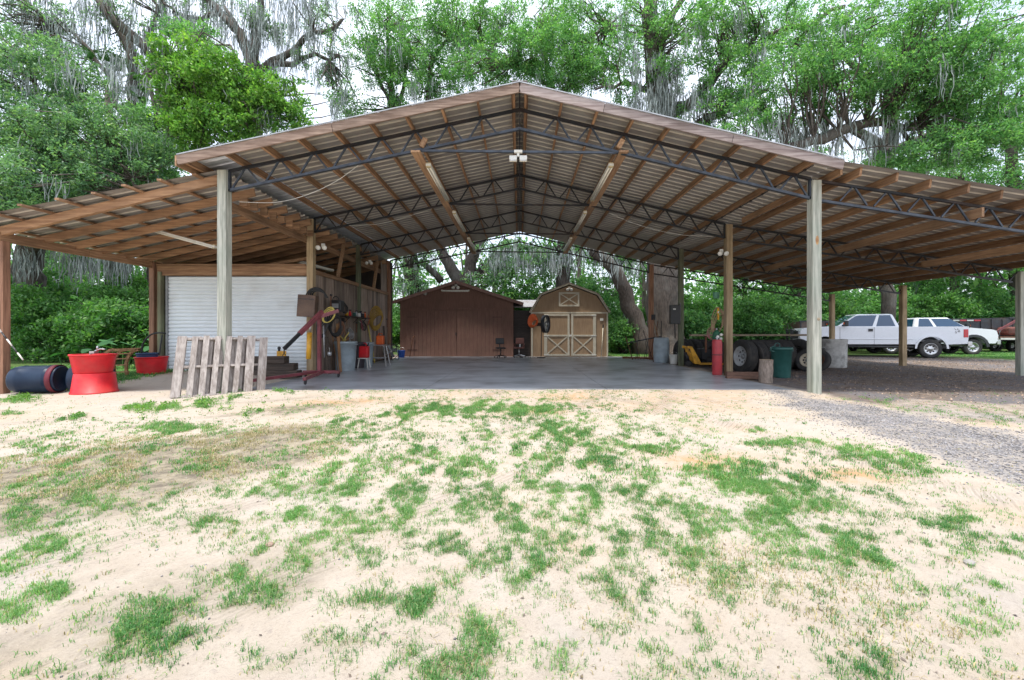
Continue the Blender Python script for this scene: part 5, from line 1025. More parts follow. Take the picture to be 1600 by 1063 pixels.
# ------------------------------------------------------------ trees, moss, shrubs
def leafmat(name, c1, c2, c3, trans=.35):
    m, nt, bs = newmat(name); N = nt.nodes; L = nt.links
    tc = N.new('ShaderNodeTexCoord'); n = N.new('ShaderNodeTexNoise'); n.inputs['Scale'].default_value = .9; n.inputs['Detail'].default_value = 4; L.new(tc.outputs['Object'], n.inputs['Vector'])
    r = N.new('ShaderNodeMapRange'); r.inputs[1].default_value = .38; r.inputs[2].default_value = .62; L.new(n.outputs['Fac'], r.inputs[0])
    mx = N.new('ShaderNodeMixRGB'); mx.inputs[1].default_value = c4(c1); mx.inputs[2].default_value = c4(c2); L.new(r.outputs[0], mx.inputs[0])
    ge = N.new('ShaderNodeNewGeometry'); r2 = N.new('ShaderNodeMapRange'); r2.inputs[1].default_value = .72; r2.inputs[2].default_value = 1; L.new(ge.outputs['Random Per Island'], r2.inputs[0])
    m2 = N.new('ShaderNodeMixRGB'); L.new(r2.outputs[0], m2.inputs[0]); L.new(mx.outputs[0], m2.inputs[1]); m2.inputs[2].default_value = c4(c3)
    hs = N.new('ShaderNodeHueSaturation'); r3 = N.new('ShaderNodeMapRange'); r3.inputs[3].default_value = .65; r3.inputs[4].default_value = 1.35; mm = N.new('ShaderNodeMath'); mm.operation = 'MULTIPLY'; mm.inputs[1].default_value = 7.3; L.new(ge.outputs['Random Per Island'], mm.inputs[0]); fr = N.new('ShaderNodeMath'); fr.operation = 'FRACT'; L.new(mm.outputs[0], fr.inputs[0]); L.new(fr.outputs[0], r3.inputs[0]); L.new(r3.outputs[0], hs.inputs['Value']); L.new(m2.outputs[0], hs.inputs['Color'])
    L.new(hs.outputs[0], bs.inputs['Base Color']); bs.inputs['Roughness'].default_value = .5; bs.inputs['Specular IOR Level'].default_value = .35
    tr = N.new('ShaderNodeBsdfTranslucent'); ml = N.new('ShaderNodeMixRGB'); ml.blend_type = 'MULTIPLY'; ml.inputs[0].default_value = 1; ml.inputs[2].default_value = (1.3, 1.5, .7, 1); L.new(hs.outputs[0], ml.inputs[1]); L.new(ml.outputs[0], tr.inputs[0])
    ms = N.new('ShaderNodeMixShader'); ms.inputs[0].default_value = trans; L.new(bs.outputs[0], ms.inputs[1]); L.new(tr.outputs[0], ms.inputs[2]); L.new(ms.outputs[0], N['Material Output'].inputs[0])
    return m
LF_BLUE = leafmat('live_oak_leaves', (.09, .19, .11), (.16, .30, .15), (.25, .38, .155), .42)
LF_BRT = leafmat('bright_leaves', (.075, .20, .04), (.14, .30, .055), (.26, .41, .08), .42)
LF_MID = leafmat('oak_leaves', (.08, .215, .08), (.15, .33, .11), (.26, .43, .14), .44)
LF_DK = leafmat('shrub_leaves', (.05, .15, .04), (.10, .24, .06), (.17, .33, .08), .4)
MOSS = mat('spanish_moss', (.33, .37, .36), (.20, .23, .215), scale=2, rough=.95, bump=0, isl=.3)
def blob_pts(rng, c, r, n, shell=.55):
    d = rng.normal(size=(n, 3)); d /= np.linalg.norm(d, axis=1)[:, None]; q = rng.random(n)**.45; q = shell*.2+q*(1-shell*.2)
    return np.asarray(c)+d*q[:, None]*np.asarray(r)
def leaves(rng, C, per, spread, size, droop=.0, flat=.6):
    per = int(per*1.3); size = size*1.12
    """leaf quads around clump centres C"""
    k = len(C); n = k*per; cc = np.repeat(C, per, 0); sp = np.repeat(spread*(.6+.8*rng.random(k)), per)
    # each clump is a few twigs: points scatter along random short lines
    tw = rng.normal(size=(k, 5, 3)); tw /= np.linalg.norm(tw, axis=2)[:, :, None]; tw[:, :, 2] *= flat
    ti = rng.integers(0, 5, n); ci = np.repeat(np.arange(k), per); dirs = tw[ci, ti]; t = rng.random(n)**.6
    p = cc+dirs*(t*sp)[:, None]+rng.normal(size=(n, 3))*(sp*.20)[:, None]; p[:, 2] -= droop*sp*t
    a = rng.normal(size=(n, 3)); a /= np.linalg.norm(a, axis=1)[:, None]; up = rng.normal(size=(n, 3))*.6+np.array([0, -.15, .9]); b = np.cross(a, up); b /= np.linalg.norm(b, axis=1)[:, None]+1e-9
    s = (size*(.6+.8*rng.random(n)))[:, None]; a2 = a*s; b2 = b*s*.42
    return np.stack([p-a2*.5, p+b2*.5, p+a2*.5, p-b2*.5], 1)
def moss_quads(rng, pts, lo, hi, k=11, wdt=.019, spread=.17):
    Q = []
    for p in pts:
        L0 = rng.uniform(lo, hi); m = max(3, int(k*(.6+.8*rng.random())))
        for _ in range(m):
            ex = rng.normal(); q = np.array(p)+np.array([ex*spread, rng.normal()*spread, rng.normal()*.12]); l = L0*rng.uniform(.3, 1)*math.exp(-.5*ex*ex)**.8+.15; seg = max(3, int(l/.22)); w0 = wdt*rng.uniform(.6, 1.5)
            ang = rng.random()*math.pi; d = np.array([math.cos(ang), math.sin(ang), 0]); cur = q; pw_ = w0*.5
            for i in range(seg):
                nx_ = cur+np.array([rng.normal()*.04, rng.normal()*.04, -l/seg]); w1 = w0*(1-(i+1)/seg)**.7*rng.uniform(.6, 1.4)+.004
                Q.append([cur-d*pw_, cur+d*pw_, nx_+d*w1, nx_-d*w1]); cur = nx_; pw_ = w1
    return np.array(Q)
def crook(rng, pts, jit=.12, sub=3):
    """make a limb path irregular"""
    pts = [(np.array(p[:3], float), p[3]) for p in pts]; o = [pts[0]]
    for (a, ra), (b, rb) in zip(pts[:-1], pts[1:]):
        L_ = np.linalg.norm(b-a)
        for i in range(1, sub+1):
            t = i/sub; q = a+(b-a)*t; 
            if i < sub: q = q+rng.normal(size=3)*jit*L_*.35
            o.append((q, ra+(rb-ra)*t))
    return o
def tree(name, label, trunk, limbs, blobs, lm, seed, per=70, size=.11, spread=.42, moss=None, cat='tree', group=None, twigs=True, extra_moss=(), droop=.2, dens=1.0):
    rng = np.random.default_rng(seed); base = Vector(trunk[0][:3]); t = thing(name, label, cat, base, 0, group); off = np.array(base)
    paths = [crook(rng, trunk, .05, 6)]+[crook(rng, l, .16) for l in limbs]
    mb = MB(); mb.tube([p for p, r in paths[0]], [r for p, r in paths[0]], 30)
    va = np.array(mb.v); ax_ = np.array([paths[0][min(i//30, len(paths[0])-1)][0] for i in range(len(va))]); th_ = np.tile(np.arange(30), len(va)//30+1)[:len(va)]; ridge = np.array([math.sin(5*t_*.2094+seed)+.7*math.sin(11*t_*.2094)+.5*rng.normal() for t_ in th_])
    fl = 1+.45*np.clip(1-(va[:, 2]-va[:, 2].min())/1.4, 0, 1)**2; va[:, :2] = ax_[:, :2]+(va[:, :2]-ax_[:, :2])*(1+.055*ridge)[:, None]*fl[:, None]; mb.v = [tuple(q-off) for q in va]; mb.build('trunk', BARK, t)
    mb = MB()
    for p_ in paths[1:]: mb.tube([p for p, r in p_], [r for p, r in p_], 9)
    allp = np.array([p for q in paths for p, r in q][2:]); C = []
    for (c, r, n) in blobs: C.append(blob_pts(rng, c, r, max(1, int(n*dens))))
    C = np.concatenate(C) if C else np.zeros((0, 3))
    if twigs and len(C):
        pick = rng.permutation(len(C))[:min(len(C), 260)]
        for i in pick:
            c = C[i]; dd = np.linalg.norm(allp-c, axis=1)+.8*np.maximum(allp[:, 2]-c[2], 0); j = int(np.argmin(dd)); a = allp[j]
            if dd[j] > 7: continue
            m1 = a+(c-a)*.4+rng.normal(size=3)*.25; m2 = a+(c-a)*.75+rng.normal(size=3)*.2; r0 = min(.07, .02+.012*dd[j])
            mb.tube([a, m1, m2, c], [r0, r0*.7, r0*.45, .008], 4, caps=False)
    if mb.v:
        mb.v = [tuple(np.array(v)-off) for v in mb.v]; mb.build('branches', BARK, t)
    if len(C): quads_np('crown', leaves(rng, C, per, spread, size, droop)-off, lm, t)
    mp = list(extra_moss)
    if moss:
        n, lo, hi = moss; src = np.concatenate([allp, C]) if len(C) else allp; mp += [(src[i], lo, hi) for i in rng.integers(0, len(src), n)]
    if mp:
        Q = np.concatenate([moss_quads(rng, [p], lo, hi) for p, lo, hi in mp]); quads_np('spanish_moss', Q-off, MOSS, t)['kind'] = 'stuff'
    return t
def pt(px, py, d, r): v = P(px, py, d); return (v.x, v.y, v.z, r)
def bl_(px, py, d, rx, rz, ry, n): v = P(px, py, d); return ((v.x, v.y, v.z), (rx*d/F, ry, rz*d/F), n)
def ms(rng, px0, px1, py0, py1, d0, d1, n, lo, hi):
    return [(tuple(P(rng.uniform(px0, px1), rng.uniform(py0, py1), rng.uniform(d0, d1))), lo, hi) for _ in range(n)]
rg_ = np.random.default_rng(77)
def gnd(px, d, r): v = P(px, 519, d); return (v.x, v.y, drop(v.x, v.y)-.1, r)
# 1 near left live oak, bluish, hung with moss
tree('live_oak', 'dense bluish green live oak at the far left hung with grey moss',
     [gnd(50, 19, .62), pt(48, 470, 19, .50), pt(44, 400, 19, .44), pt(60, 330, 19, .36), pt(95, 250, 19, .28), pt(120, 150, 19.5, .18)],
     [[pt(44, 400, 19, .3), pt(100, 270, 18, .2), pt(170, 235, 17.5, .12), pt(215, 300, 17, .06)], [pt(60, 330, 19, .28), pt(-20, 240, 18, .2), pt(-80, 180, 18, .1)], [pt(95, 250, 19, .2), pt(60, 150, 18.5, .1), pt(40, 90, 18.5, .06)]],
     [bl_(60, 120, 18, 95, 55, 2.4, 130), bl_(20, 200, 17.5, 110, 60, 2.5, 150), bl_(140, 220, 17.5, 85, 45, 2.2, 120), bl_(60, 290, 16.5, 130, 50, 2.2, 210), bl_(200, 270, 17.5, 70, 45, 2, 85), bl_(250, 235, 18, 45, 35, 1.5, 40), bl_(0, 330, 16, 90, 40, 1.8, 70), bl_(170, 190, 18, 60, 40, 2, 50), bl_(-60, 200, 17, 90, 120, 2.5, 120), bl_(-40, 60, 19, 60, 50, 2, 50)],
     LF_BLUE, 1, per=85, size=.115, spread=.48, dens=.85, moss=(60, .5, 1.6), extra_moss=ms(rg_, 0, 230, 80, 140, 17, 18, 30, .6, 1.6)+ms(rg_, 20, 220, 385, 410, 17.5, 19, 46, .7, 1.7))
# 2 tall mossy oak behind, mostly limbs and moss
tree('live_oak', 'tall bare limbed live oak draped in long grey moss behind the bright green tree',
     [gnd(170, 27, .6), pt(185, 430, 27, .5), pt(190, 330, 27, .44), pt(215, 200, 27, .36), pt(205, 80, 27, .3), pt(150, -30, 27, .22)],
     [[pt(245, 90, 26, .33), pt(200, 50, 26, .28), pt(160, 8, 26, .25), pt(130, -40, 26, .2)], [pt(215, 200, 27, .24), pt(245, 90, 26, .33)], [pt(215, 200, 27, .2), pt(150, 95, 27, .13), pt(90, 40, 27, .08)], [pt(225, 70, 26, .14), pt(245, 20, 26, .1), pt(230, -20, 26, .06)], [pt(190, 330, 27, .24), pt(110, 210, 27, .15), pt(60, 190, 27, .08)]],
     [bl_(60, 20, 27, 60, 28, 3, 30), bl_(200, 0, 26, 60, 30, 3, 28), bl_(120, 60, 27, 90, 50, 3, 26), bl_(30, 50, 27, 60, 30, 3, 30)],
     LF_BLUE, 2, per=50, size=.15, spread=.7, moss=(70, 1.0, 3.0), extra_moss=ms(rg_, 40, 290, -30, 60, 25, 28, 70, 1.2, 4.2)+ms(rg_, 80, 260, 60, 140, 25, 28, 34, .8, 2.4))
tree('live_oak', 'tall mossy live oak with black upright limbs above the left roof slope',
     [gnd(395, 26, .6), pt(395, 300, 26, .5), pt(398, 190, 26, .42), pt(395, 100, 26, .36), pt(375, 50, 26, .26), pt(330, 5, 26, .18), pt(300, -40, 26, .12)],
     [[pt(398, 110, 26, .3), pt(402, 40, 26, .22), pt(410, -30, 26, .16)], [pt(398, 110, 26, .26), pt(440, 90, 26, .2), pt(490, 50, 26, .14), pt(535, 30, 26, .09)], [pt(420, 105, 26, .2), pt(470, 92, 26, .14), pt(530, 85, 26, .08)], [pt(375, 50, 26, .15), pt(350, 10, 26, .1)], [pt(345, 20, 26, .15), pt(290, 25, 26, .1), pt(255, 5, 26, .06)]],
     [bl_(410, 35, 26, 32, 22, 2, 24), bl_(500, 10, 26, 50, 22, 3, 22), bl_(505, 95, 26, 45, 40, 2.5, 26), bl_(530, 150, 26, 30, 30, 2, 14), bl_(300, -15, 26, 60, 25, 3, 24), bl_(300, 45, 27, 30, 15, 2, 12)],
     LF_BLUE, 3, per=55, size=.14, spread=.6, moss=(90, 1.0, 3.0), extra_moss=ms(rg_, 270, 530, -30, 50, 24, 27, 85, 1.2, 4.4)+ms(rg_, 380, 530, 30, 110, 25, 27, 36, .8, 2.4))
# 3 bright green tree
tree('maple_tree', 'bright yellow green leafy tree rising above the left lean-to roof',
     [gnd(385, 18, .26), pt(385, 400, 18, .22), pt(388, 260, 18, .18), pt(395, 180, 18, .14), pt(380, 110, 18, .08), pt(360, 70, 18, .04)],
     [[pt(388, 230, 18, .12), pt(330, 190, 17.6, .07), pt(280, 150, 17.6, .04)], [pt(392, 200, 18, .11), pt(430, 150, 18, .06), pt(460, 140, 18, .03)], [pt(388, 290, 18, .1), pt(330, 240, 17.6, .06), pt(300, 215, 17.4, .04)]],
     [bl_(285, 88, 17.6, 48, 32, 1.2, 42), bl_(335, 130, 17.4, 62, 50, 1.4, 90), bl_(270, 125, 17.6, 40, 30, 1.0, 28), bl_(400, 150, 17.6, 60, 45, 1.3, 75), bl_(445, 165, 17.8, 42, 40, 1.2, 42), bl_(300, 205, 17.2, 38, 30, 1.0, 38), bl_(350, 195, 17.2, 50, 35, 1.2, 48), bl_(290, 170, 17.4, 40, 30, 1, 26)],
     LF_BRT, 4, per=95, size=.125, spread=.45, moss=(14, .4, 1.0), extra_moss=ms(rg_, 400, 430, 165, 175, 17.2, 17.8, 10, .6, 1.4), droop=.5)
tree('small_oak', 'darker green tree filling the gap between the left oak and the bright tree',
     [gnd(235, 20, .25), pt(238, 400, 20, .2), pt(240, 260, 20, .14), pt(245, 190, 20, .08)], [],
     [bl_(245, 205, 20, 40, 35, 1.4, 60), bl_(225, 250, 20, 50, 40, 1.4, 70), bl_(295, 55, 21, 50, 25, 1.2, 30), bl_(250, 300, 19, 70, 35, 1.4, 80)], LF_MID, 5, per=70, size=.125, spread=.45, moss=(10, .4, 1))
# 4 oaks in the middle
tree('live_oak', 'spreading live oak with dark forked branches above the left roof slope',
     [gnd(655, 29, .5), pt(640, 400, 29, .42), pt(618, 250, 29, .34), pt(612, 175, 29, .26), pt(612, 110, 29, .14), pt(605, 40, 29, .07)],
     [[pt(614, 180, 29, .2), pt(630, 140, 29, .13), pt(640, 90, 29, .08)], [pt(612, 170, 29, .16), pt(590, 120, 29, .08), pt(575, 70, 29, .05)], [pt(650, 350, 29, .3), pt(670, 140, 28, .16), pt(700, 60, 28, .1), pt(770, 70, 28, .06)]],
     [bl_(620, 60, 28, 70, 40, 2.4, 95), bl_(585, 100, 28, 50, 40, 2, 55), bl_(660, 110, 28, 80, 40, 2.4, 95), bl_(720, 40, 27, 80, 40, 2.4, 85), bl_(560, 170, 29, 40, 25, 2, 34), bl_(690, 25, 28, 60, 30, 2.4, 45), bl_(780, 20, 27, 50, 30, 2, 44), bl_(600, 15, 28, 50, 20, 2, 28), bl_(655, 150, 28, 70, 22, 2, 44), bl_(660, 60, 32, 110, 70, 2, 60), bl_(760, 90, 31, 70, 60, 2, 60)],
     LF_MID, 6, per=80, size=.13, spread=.65, dens=.92, moss=(80, .6, 2.2), extra_moss=ms(rg_, 640, 790, 60, 130, 27, 29, 36, .8, 2.2))
tree('live_oak', 'leafy live oak with light green crown directly behind the roof ridge',
     [gnd(880, 27, .45), pt(880, 400, 27, .4), pt(870, 200, 27, .3), pt(860, 120, 27, .2), pt(840, 40, 27, .1)],
     [[pt(868, 160, 27, .18), pt(920, 90, 26, .1), pt(950, 40, 26, .05)], [pt(865, 140, 27, .14), pt(800, 100, 26, .08)]],
     [bl_(860, 75, 25, 75, 45, 2, 150), bl_(920, 110, 25, 50, 35, 1.6, 75), bl_(800, 90, 26, 50, 40, 2, 70), bl_(900, 30, 26, 60, 30, 2, 70), bl_(740, 110, 26, 50, 30, 2, 44), bl_(870, 120, 25, 60, 18, 1.6, 36), bl_(880, 60, 30, 90, 60, 2, 70), bl_(980, 70, 29, 40, 60, 2, 36)],
     LF_MID, 7, per=80, size=.125, spread=.55, dens=.92, moss=(24, .5, 1.5))
# 5 the giant oak on the right
tree('live_oak', 'giant live oak with thick moss hung trunk behind the right half of the roof',
     [gnd(1040, 24.5, 1.25), pt(1037, 520, 24.5, .95), pt(1034, 400, 24.5, .86), pt(1032, 260, 24.5, .85), pt(1028, 150, 24.5, .62), pt(1018, 60, 24.5, .42), pt(1012, -30, 24.5, .34)],
     [[pt(1010, 560, 24.5, .8), pt(996, 510, 24.4, .5), pt(978, 455, 24.2, .42), pt(955, 415, 24, .36), pt(915, 375, 23.6, .3), pt(860, 320, 23, .2)],
      [pt(1034, 180, 24.5, .45), pt(1075, 165, 24, .32), pt(1110, 130, 24, .26), pt(1140, 90, 23.5, .2), pt(1185, 50, 23, .14), pt(1260, 45, 22.5, .12), pt(1320, 10, 22, .1)],
      [pt(1030, 80, 24.5, .25), pt(1048, 30, 24.5, .2), pt(1080, -30, 24.5, .14)],
      [pt(1034, 230, 24.5, .4), pt(1080, 215, 24, .3), pt(1160, 155, 23.5, .18), pt(1200, 140, 23.5, .1)],
      [pt(1020, 140, 24.5, .2), pt(970, 130, 24, .1), pt(930, 140, 24, .05)]],
     [bl_(1000, 30, 24, 60, 35, 2.4, 52), bl_(1060, 70, 23, 60, 60, 2.4, 105), bl_(960, 95, 24, 45, 50, 2, 40), bl_(1120, 40, 23, 70, 45, 2.4, 100), bl_(1150, 130, 22.5, 60, 60, 2.2, 100), bl_(1200, 60, 23, 70, 50, 2.4, 95), bl_(980, 150, 24, 30, 20, 1.2, 12), bl_(1110, 180, 23, 60, 30, 2, 44)],
     LF_MID, 8, per=75, size=.12, spread=.55, dens=.8, moss=(90, .6, 2.4), extra_moss=ms(rg_, 985, 1060, 70, 200, 23.2, 24.0, 110, .9, 2.8)+ms(rg_, 1060, 1200, 120, 200, 22, 24, 50, .7, 2.2)+ms(rg_, 860, 1000, 380, 430, 22.5, 24, 30, .5, 1.3))
# 6, 7 oaks over the right lean-to
tree('live_oak', 'broad live oak spreading light green leaves over the right lean-to roof',
     [gnd(1388, 27, .38), pt(1386, 420, 27, .34), pt(1386, 240, 27, .4), pt(1400, 140, 27, .3), pt(1420, 50, 27, .2)],
     [[pt(1386, 250, 27, .34), pt(1330, 200, 23, .22), pt(1262, 222, 20.5, .16)], [pt(1470, 195, 20, .16), pt(1380, 190, 20, .2), pt(1310, 205, 19.5, .24), pt(1255, 225, 19.5, .2), pt(1180, 250, 20, .12)], [pt(1386, 230, 27, .3), pt(1470, 195, 20, .16), pt(1560, 205, 19.5, .08)], [pt(1400, 140, 27, .22), pt(1320, 90, 23, .12), pt(1240, 70, 22, .08)]],
     [bl_(1240, 120, 20, 70, 50, 2, 115), bl_(1330, 110, 19, 85, 55, 2, 150), bl_(1420, 130, 19, 85, 60, 2, 160), bl_(1290, 50, 20, 70, 35, 2, 70), bl_(1510, 110, 18.5, 85, 70, 2, 170), bl_(1450, 40, 19, 90, 40, 2, 120), bl_(1180, 190, 20.5, 60, 35, 1.6, 56), bl_(1560, 190, 18.5, 70, 60, 2, 110), bl_(1500, 230, 18, 80, 40, 1.6, 100), bl_(1240, 180, 21, 60, 22, 1.6, 30), bl_(1420, 250, 20, 70, 20, 1.4, 40), bl_(1440, 175, 21, 60, 20, 1.6, 30), bl_(1630, 110, 18.5, 60, 130, 2, 120), bl_(1380, 15, 20, 60, 25, 2, 34), bl_(1350, 262, 23, 60, 16, 1.4, 24), bl_(1400, 90, 26, 170, 80, 2.5, 150), bl_(1560, 60, 24, 100, 60, 2.5, 90), bl_(1420, 255, 27, 130, 40, 2, 60), bl_(1200, 30, 26, 80, 40, 2, 50)],
     LF_MID, 9, per=80, size=.115, spread=.5, dens=.74, moss=(100, .5, 1.6), extra_moss=ms(rg_, 1180, 1480, 180, 225, 19, 21, 90, .5, 1.8))
tree('live_oak', 'live oak closing the right edge of the view behind the parked vehicles',
     [gnd(1600, 34, .6), pt(1590, 420, 34, .5), pt(1580, 250, 34, .35), pt(1560, 150, 34, .2)], [[pt(1585, 330, 34, .3), pt(1500, 280, 33, .15), pt(1440, 300, 33, .08)], [pt(1585, 340, 34, .3), pt(1680, 280, 33, .15)]],
     [bl_(1560, 380, 33, 110, 60, 3, 120), bl_(1500, 290, 34, 120, 50, 3, 110), bl_(1640, 250, 34, 90, 80, 3, 120), bl_(1450, 400, 34, 70, 50, 3, 70), bl_(1550, 180, 34, 100, 60, 3, 60)], LF_MID, 10, per=70, size=.19, spread=.9, moss=(50, .8, 2.2))
# 8 forked oak behind the brown shed
tree('live_oak', 'forked live oak with heavy dark limbs behind the brown shed',
     [gnd(725, 30, .9), pt(724, 500, 30, .7), pt(725, 450, 30, .62)],
     [[pt(725, 455, 30, .5), pt(705, 420, 30, .42), pt(690, 392, 30, .36), pt(665, 350, 30, .3)], [pt(727, 455, 30, .5), pt(735, 410, 30, .42), pt(745, 385, 30, .36), pt(765, 350, 30, .3)], [pt(745, 430, 30, .3), pt(775, 400, 30, .24), pt(820, 385, 29.5, .18), pt(880, 392, 29, .12)], [pt(690, 440, 30, .26), pt(660, 410, 30, .2), pt(625, 415, 30, .12)], [pt(650, 480, 29, .22), pt(648, 430, 29, .2), pt(652, 385, 29, .16)]],
     [bl_(650, 400, 28, 35, 25, 2, 22), bl_(800, 395, 27, 60, 22, 2, 30), bl_(860, 400, 27, 50, 30, 2, 34), bl_(770, 430, 27, 40, 22, 1.6, 28), bl_(640, 440, 28, 30, 20, 2, 20)], LF_BLUE, 11, per=60, size=.15, spread=.6, moss=(60, .5, 1.4), extra_moss=ms(rg_, 760, 900, 385, 415, 25, 28, 60, .6, 1.5))
for i, (px, d) in enumerate(((965, 31), (1160, 33), (1240, 30), (1435, 38), (110, 25))):
    tree('woodland_tree', ['slim tree between the tan shed and the giant oak', 'slim dark trunked tree behind the hanging rope loops', 'slim tree behind the front right post', 'mossy slim tree behind the second pickup', 'slim tree in the shade behind the red tubs'][i],
         [gnd(px, d, .25), pt(px+5, 440, d, .2), pt(px-8, 330, d, .15), pt(px+6, 200, d, .08)], [[pt(px, 420, d, .12), pt(px+40, 370, d, .05)], [pt(px, 440, d, .12), pt(px-40, 380, d, .05)]],
         [bl_(px, 400, d, 60, 40, 2.4, 55), bl_(px+10, 330, d, 70, 60, 2.6, 60), bl_(px-20, 450, d, 50, 25, 2, 34), bl_(px, 260, d, 60, 60, 2.6, 50)], LF_MID if i != 4 else LF_BLUE, 20+i, per=60, size=.18, spread=.75, moss=(26, .6, 1.6))
# palm crown at the upper left
pm = thing('cabbage_palm', 'cabbage palm with dark fan fronds showing between the left oaks', 'palm', tuple(P(170, 519, 21))[:2]+(-.1,)); pt_ = P(170, 130, 21); 
b0 = Vector((pm.location.x, 21, 0)); MB().tube([(0, 0, 0), (.1, 0, 6), (.0, 0, pt_.z)], [.22, .17, .15], 10).build('trunk', BARK, pm)
fr = MB(); rp = random.Random(4)
for k in range(26):
    a = rp.uniform(0, 2*math.pi); e = rp.uniform(-.5, 1.0); d_ = Vector((math.cos(a)*math.cos(e), math.sin(a)*math.cos(e), math.sin(e))); c = Vector((0, 0, pt_.z)); m_ = c+d_*1.1
    fr.beam(c, m_, .03, .02)
    sd_ = d_.cross(Vector((0, 0, 1))).normalized()
    for j in range(-8, 9):
        g_ = j*.14; v = (d_*math.cos(g_)+sd_*math.sin(g_)); l = .9*(1-abs(j)*.04); mid = m_+v*l*.6; e2 = m_+v*l+Vector((0, 0, -.25)); q = v.cross(Vector((.1, .2, 1))).normalized()*.022
        fr.add([m_-q*.5, m_+q*.5, mid+q, mid-q], [(0, 1, 2, 3)]); fr.add([mid-q, mid+q, e2], [(0, 1, 2)])
fr.build('fronds', leafmat('palm_leaf', (.03, .09, .03), (.05, .13, .04), (.07, .16, .05), .2), pm)

# shrubs: three kinds, then copies with their own labels
def shrub(seed, lm, h, wd, name='shrub'):
    rng = np.random.default_rng(seed); t = thing(name, 'x', 'shrub', (0, 0, 0)); mb = MB()
    C = np.concatenate([blob_pts(rng, (rng.uniform(-wd, wd)*.5, rng.uniform(-.5, .5), h*rng.uniform(.25, .75)), (wd*.55, .8, h*.32), 26) for _ in range(6)]); C = C[C[:, 2] > .1]
    for i in range(14):
        c = C[rng.integers(len(C))]; mb.tube([(rng.uniform(-.3, .3), rng.uniform(-.2, .2), -.1), c*.5+rng.normal(size=3)*.1, c], [.035, .025, .01], 5, caps=False)
    mb.build('stems', BARK, t); quads_np('foliage', leaves(rng, C, 60, .42, .13, .2), lm, t); return t
protos = [shrub(101, LF_DK, 3.2, 2.2), shrub(102, LF_DK, 2.4, 2.0), shrub(103, LF_MID, 3.6, 2.4), shrub(104, LF_MID, 2.2, 1.6)]
spots = [  # px, d, proto, scale, label
 (60, 17.5, 0, 1.0, 'dark bush behind the left oak trunk', None), (120, 16.5, 1, .9, 'low dark bush behind the blue tubs', None), (175, 17.2, 0, 1.05, 'tall dark bush behind the stacked red tubs', None), (215, 15.8, 1, 1.1, 'dark bush beside the left rear post of the lean-to', None),
 (20, 20, 2, 1.2, None, 1), (100, 21, 2, 1.3, None, 1), (190, 21, 2, 1.3, None, 1), (-40, 18, 2, 1.2, None, 1), (250, 22, 0, 1.3, None, 1),
 (975, 25, 3, .95, 'small fresh green bush right of the tan shed', None), (640, 27, 1, 1.1, 'bush glimpsed left of the brown shed', None), (955, 28, 2, 1.1, None, 2), (800, 27.5, 2, 1.5, None, 2), (850, 28, 2, 1.45, None, 2), (910, 29, 2, 1.4, None, 2), (600, 28, 2, 1.2, None, 2), (690, 31, 2, 1.3, None, 2),
 (1085, 26, 3, 1.25, 'bright bush between the green post and the tan post', None), (1110, 27.5, 0, 1.25, None, 3), (1160, 26.5, 0, 1.15, None, 3), (1195, 26, 3, 1.15, 'bright bush behind the row of truck tyres', None), (1225, 28, 2, 1.15, None, 3), (1250, 29.5, 0, 1.3, None, 3), (1300, 31, 2, 1.3, None, 3), (1345, 33, 0, 1.4, None, 3), (1380, 32, 2, 1.3, None, 3), (1430, 33, 0, 1.45, None, 3), (1480, 34, 2, 1.4, None, 3), (1530, 34, 2, 1.4, None, 3), (1560, 33, 3, 1.7, 'pale green bush above the dump body', None), (1600, 32, 2, 1.3, None, 3), (1640, 31, 0, 1.3, None, 3), (1060, 30, 2, 1.2, None, 3), (1130, 31, 2, 1.5, None, 3), (1200, 33, 2, 1.7, None, 3), (1280, 35, 2, 1.8, None, 3), (1370, 38, 2, 1.9, None, 3), (1450, 39, 2, 2.0, None, 3), (1540, 39, 2, 2.0, None, 3),(1010,27.5,0,1.0,None,3)]
G_ = {1: ('leafy undergrowth bush in the shade under the left oaks', 'bushes under the left oaks'), 2: ('leafy bush of the thicket behind the two sheds', 'bushes behind the sheds'), 3: ('leafy bush of the hedge line behind the right lean-to', 'bushes behind the right lean-to')}
REF = {1: [(-40, 'at the very left edge'), (20, 'beside the far left post'), (100, 'over the dark blue tubs'), (190, 'over the stacked red tubs'), (250, 'behind the roller door jamb')],
 2: [(600, 'behind the end of the plank wall'), (690, 'behind the brown shed roof'), (800, 'behind the tin roof between the sheds'), (850, 'behind the left slope of the tan shed'), (910, 'behind the right slope of the tan shed'), (955, 'just past the right corner of the tan shed')],
 3: [(1010, 'beside the giant oak trunk'), (1060, 'just left of the green post'), (1110, 'right of the green post'), (1130, 'left of the tan post, second row back'), (1160, 'above the near truck tyres'), (1200, 'above the middle truck tyres, second row back'), (1225, 'above the green bin'), (1250, 'left of the front right post'), (1280, 'above the brown box trailer, last row'), (1300, 'above the nose of the first pickup'), (1345, 'above the windscreen of the first pickup'), (1370, 'above the first pickup cab, last row'), (1380, 'above the door of the first pickup'), (1430, 'above the bed of the first pickup'), (1450, 'left of the dump body, last row'), (1480, 'above the left end of the dump body'), (1530, 'above the right end of the dump body'), (1540, 'behind the dump body cab guard, last row'), (1600, 'above the red flatbed'), (1640, 'at the very right edge')]}
def bush_label(px, d, gp):
    return {1: 'shady bush %s', 2: 'thicket bush %s', 3: 'hedge bush %s'}[gp] % min(REF[gp], key=lambda r: abs(r[0]-px))[1]
for px, d, k, s_, lb, gp in spots:
    if not lb: lb = bush_label(px, d, gp)
    v = P(px, 519, d); o = dup(protos[k], lb, (v.x, d, drop(v.x, d)), rr.uniform(0, 6.28), s=(s_, s_, s_))
    if gp: o['group'] = G_[gp][1]
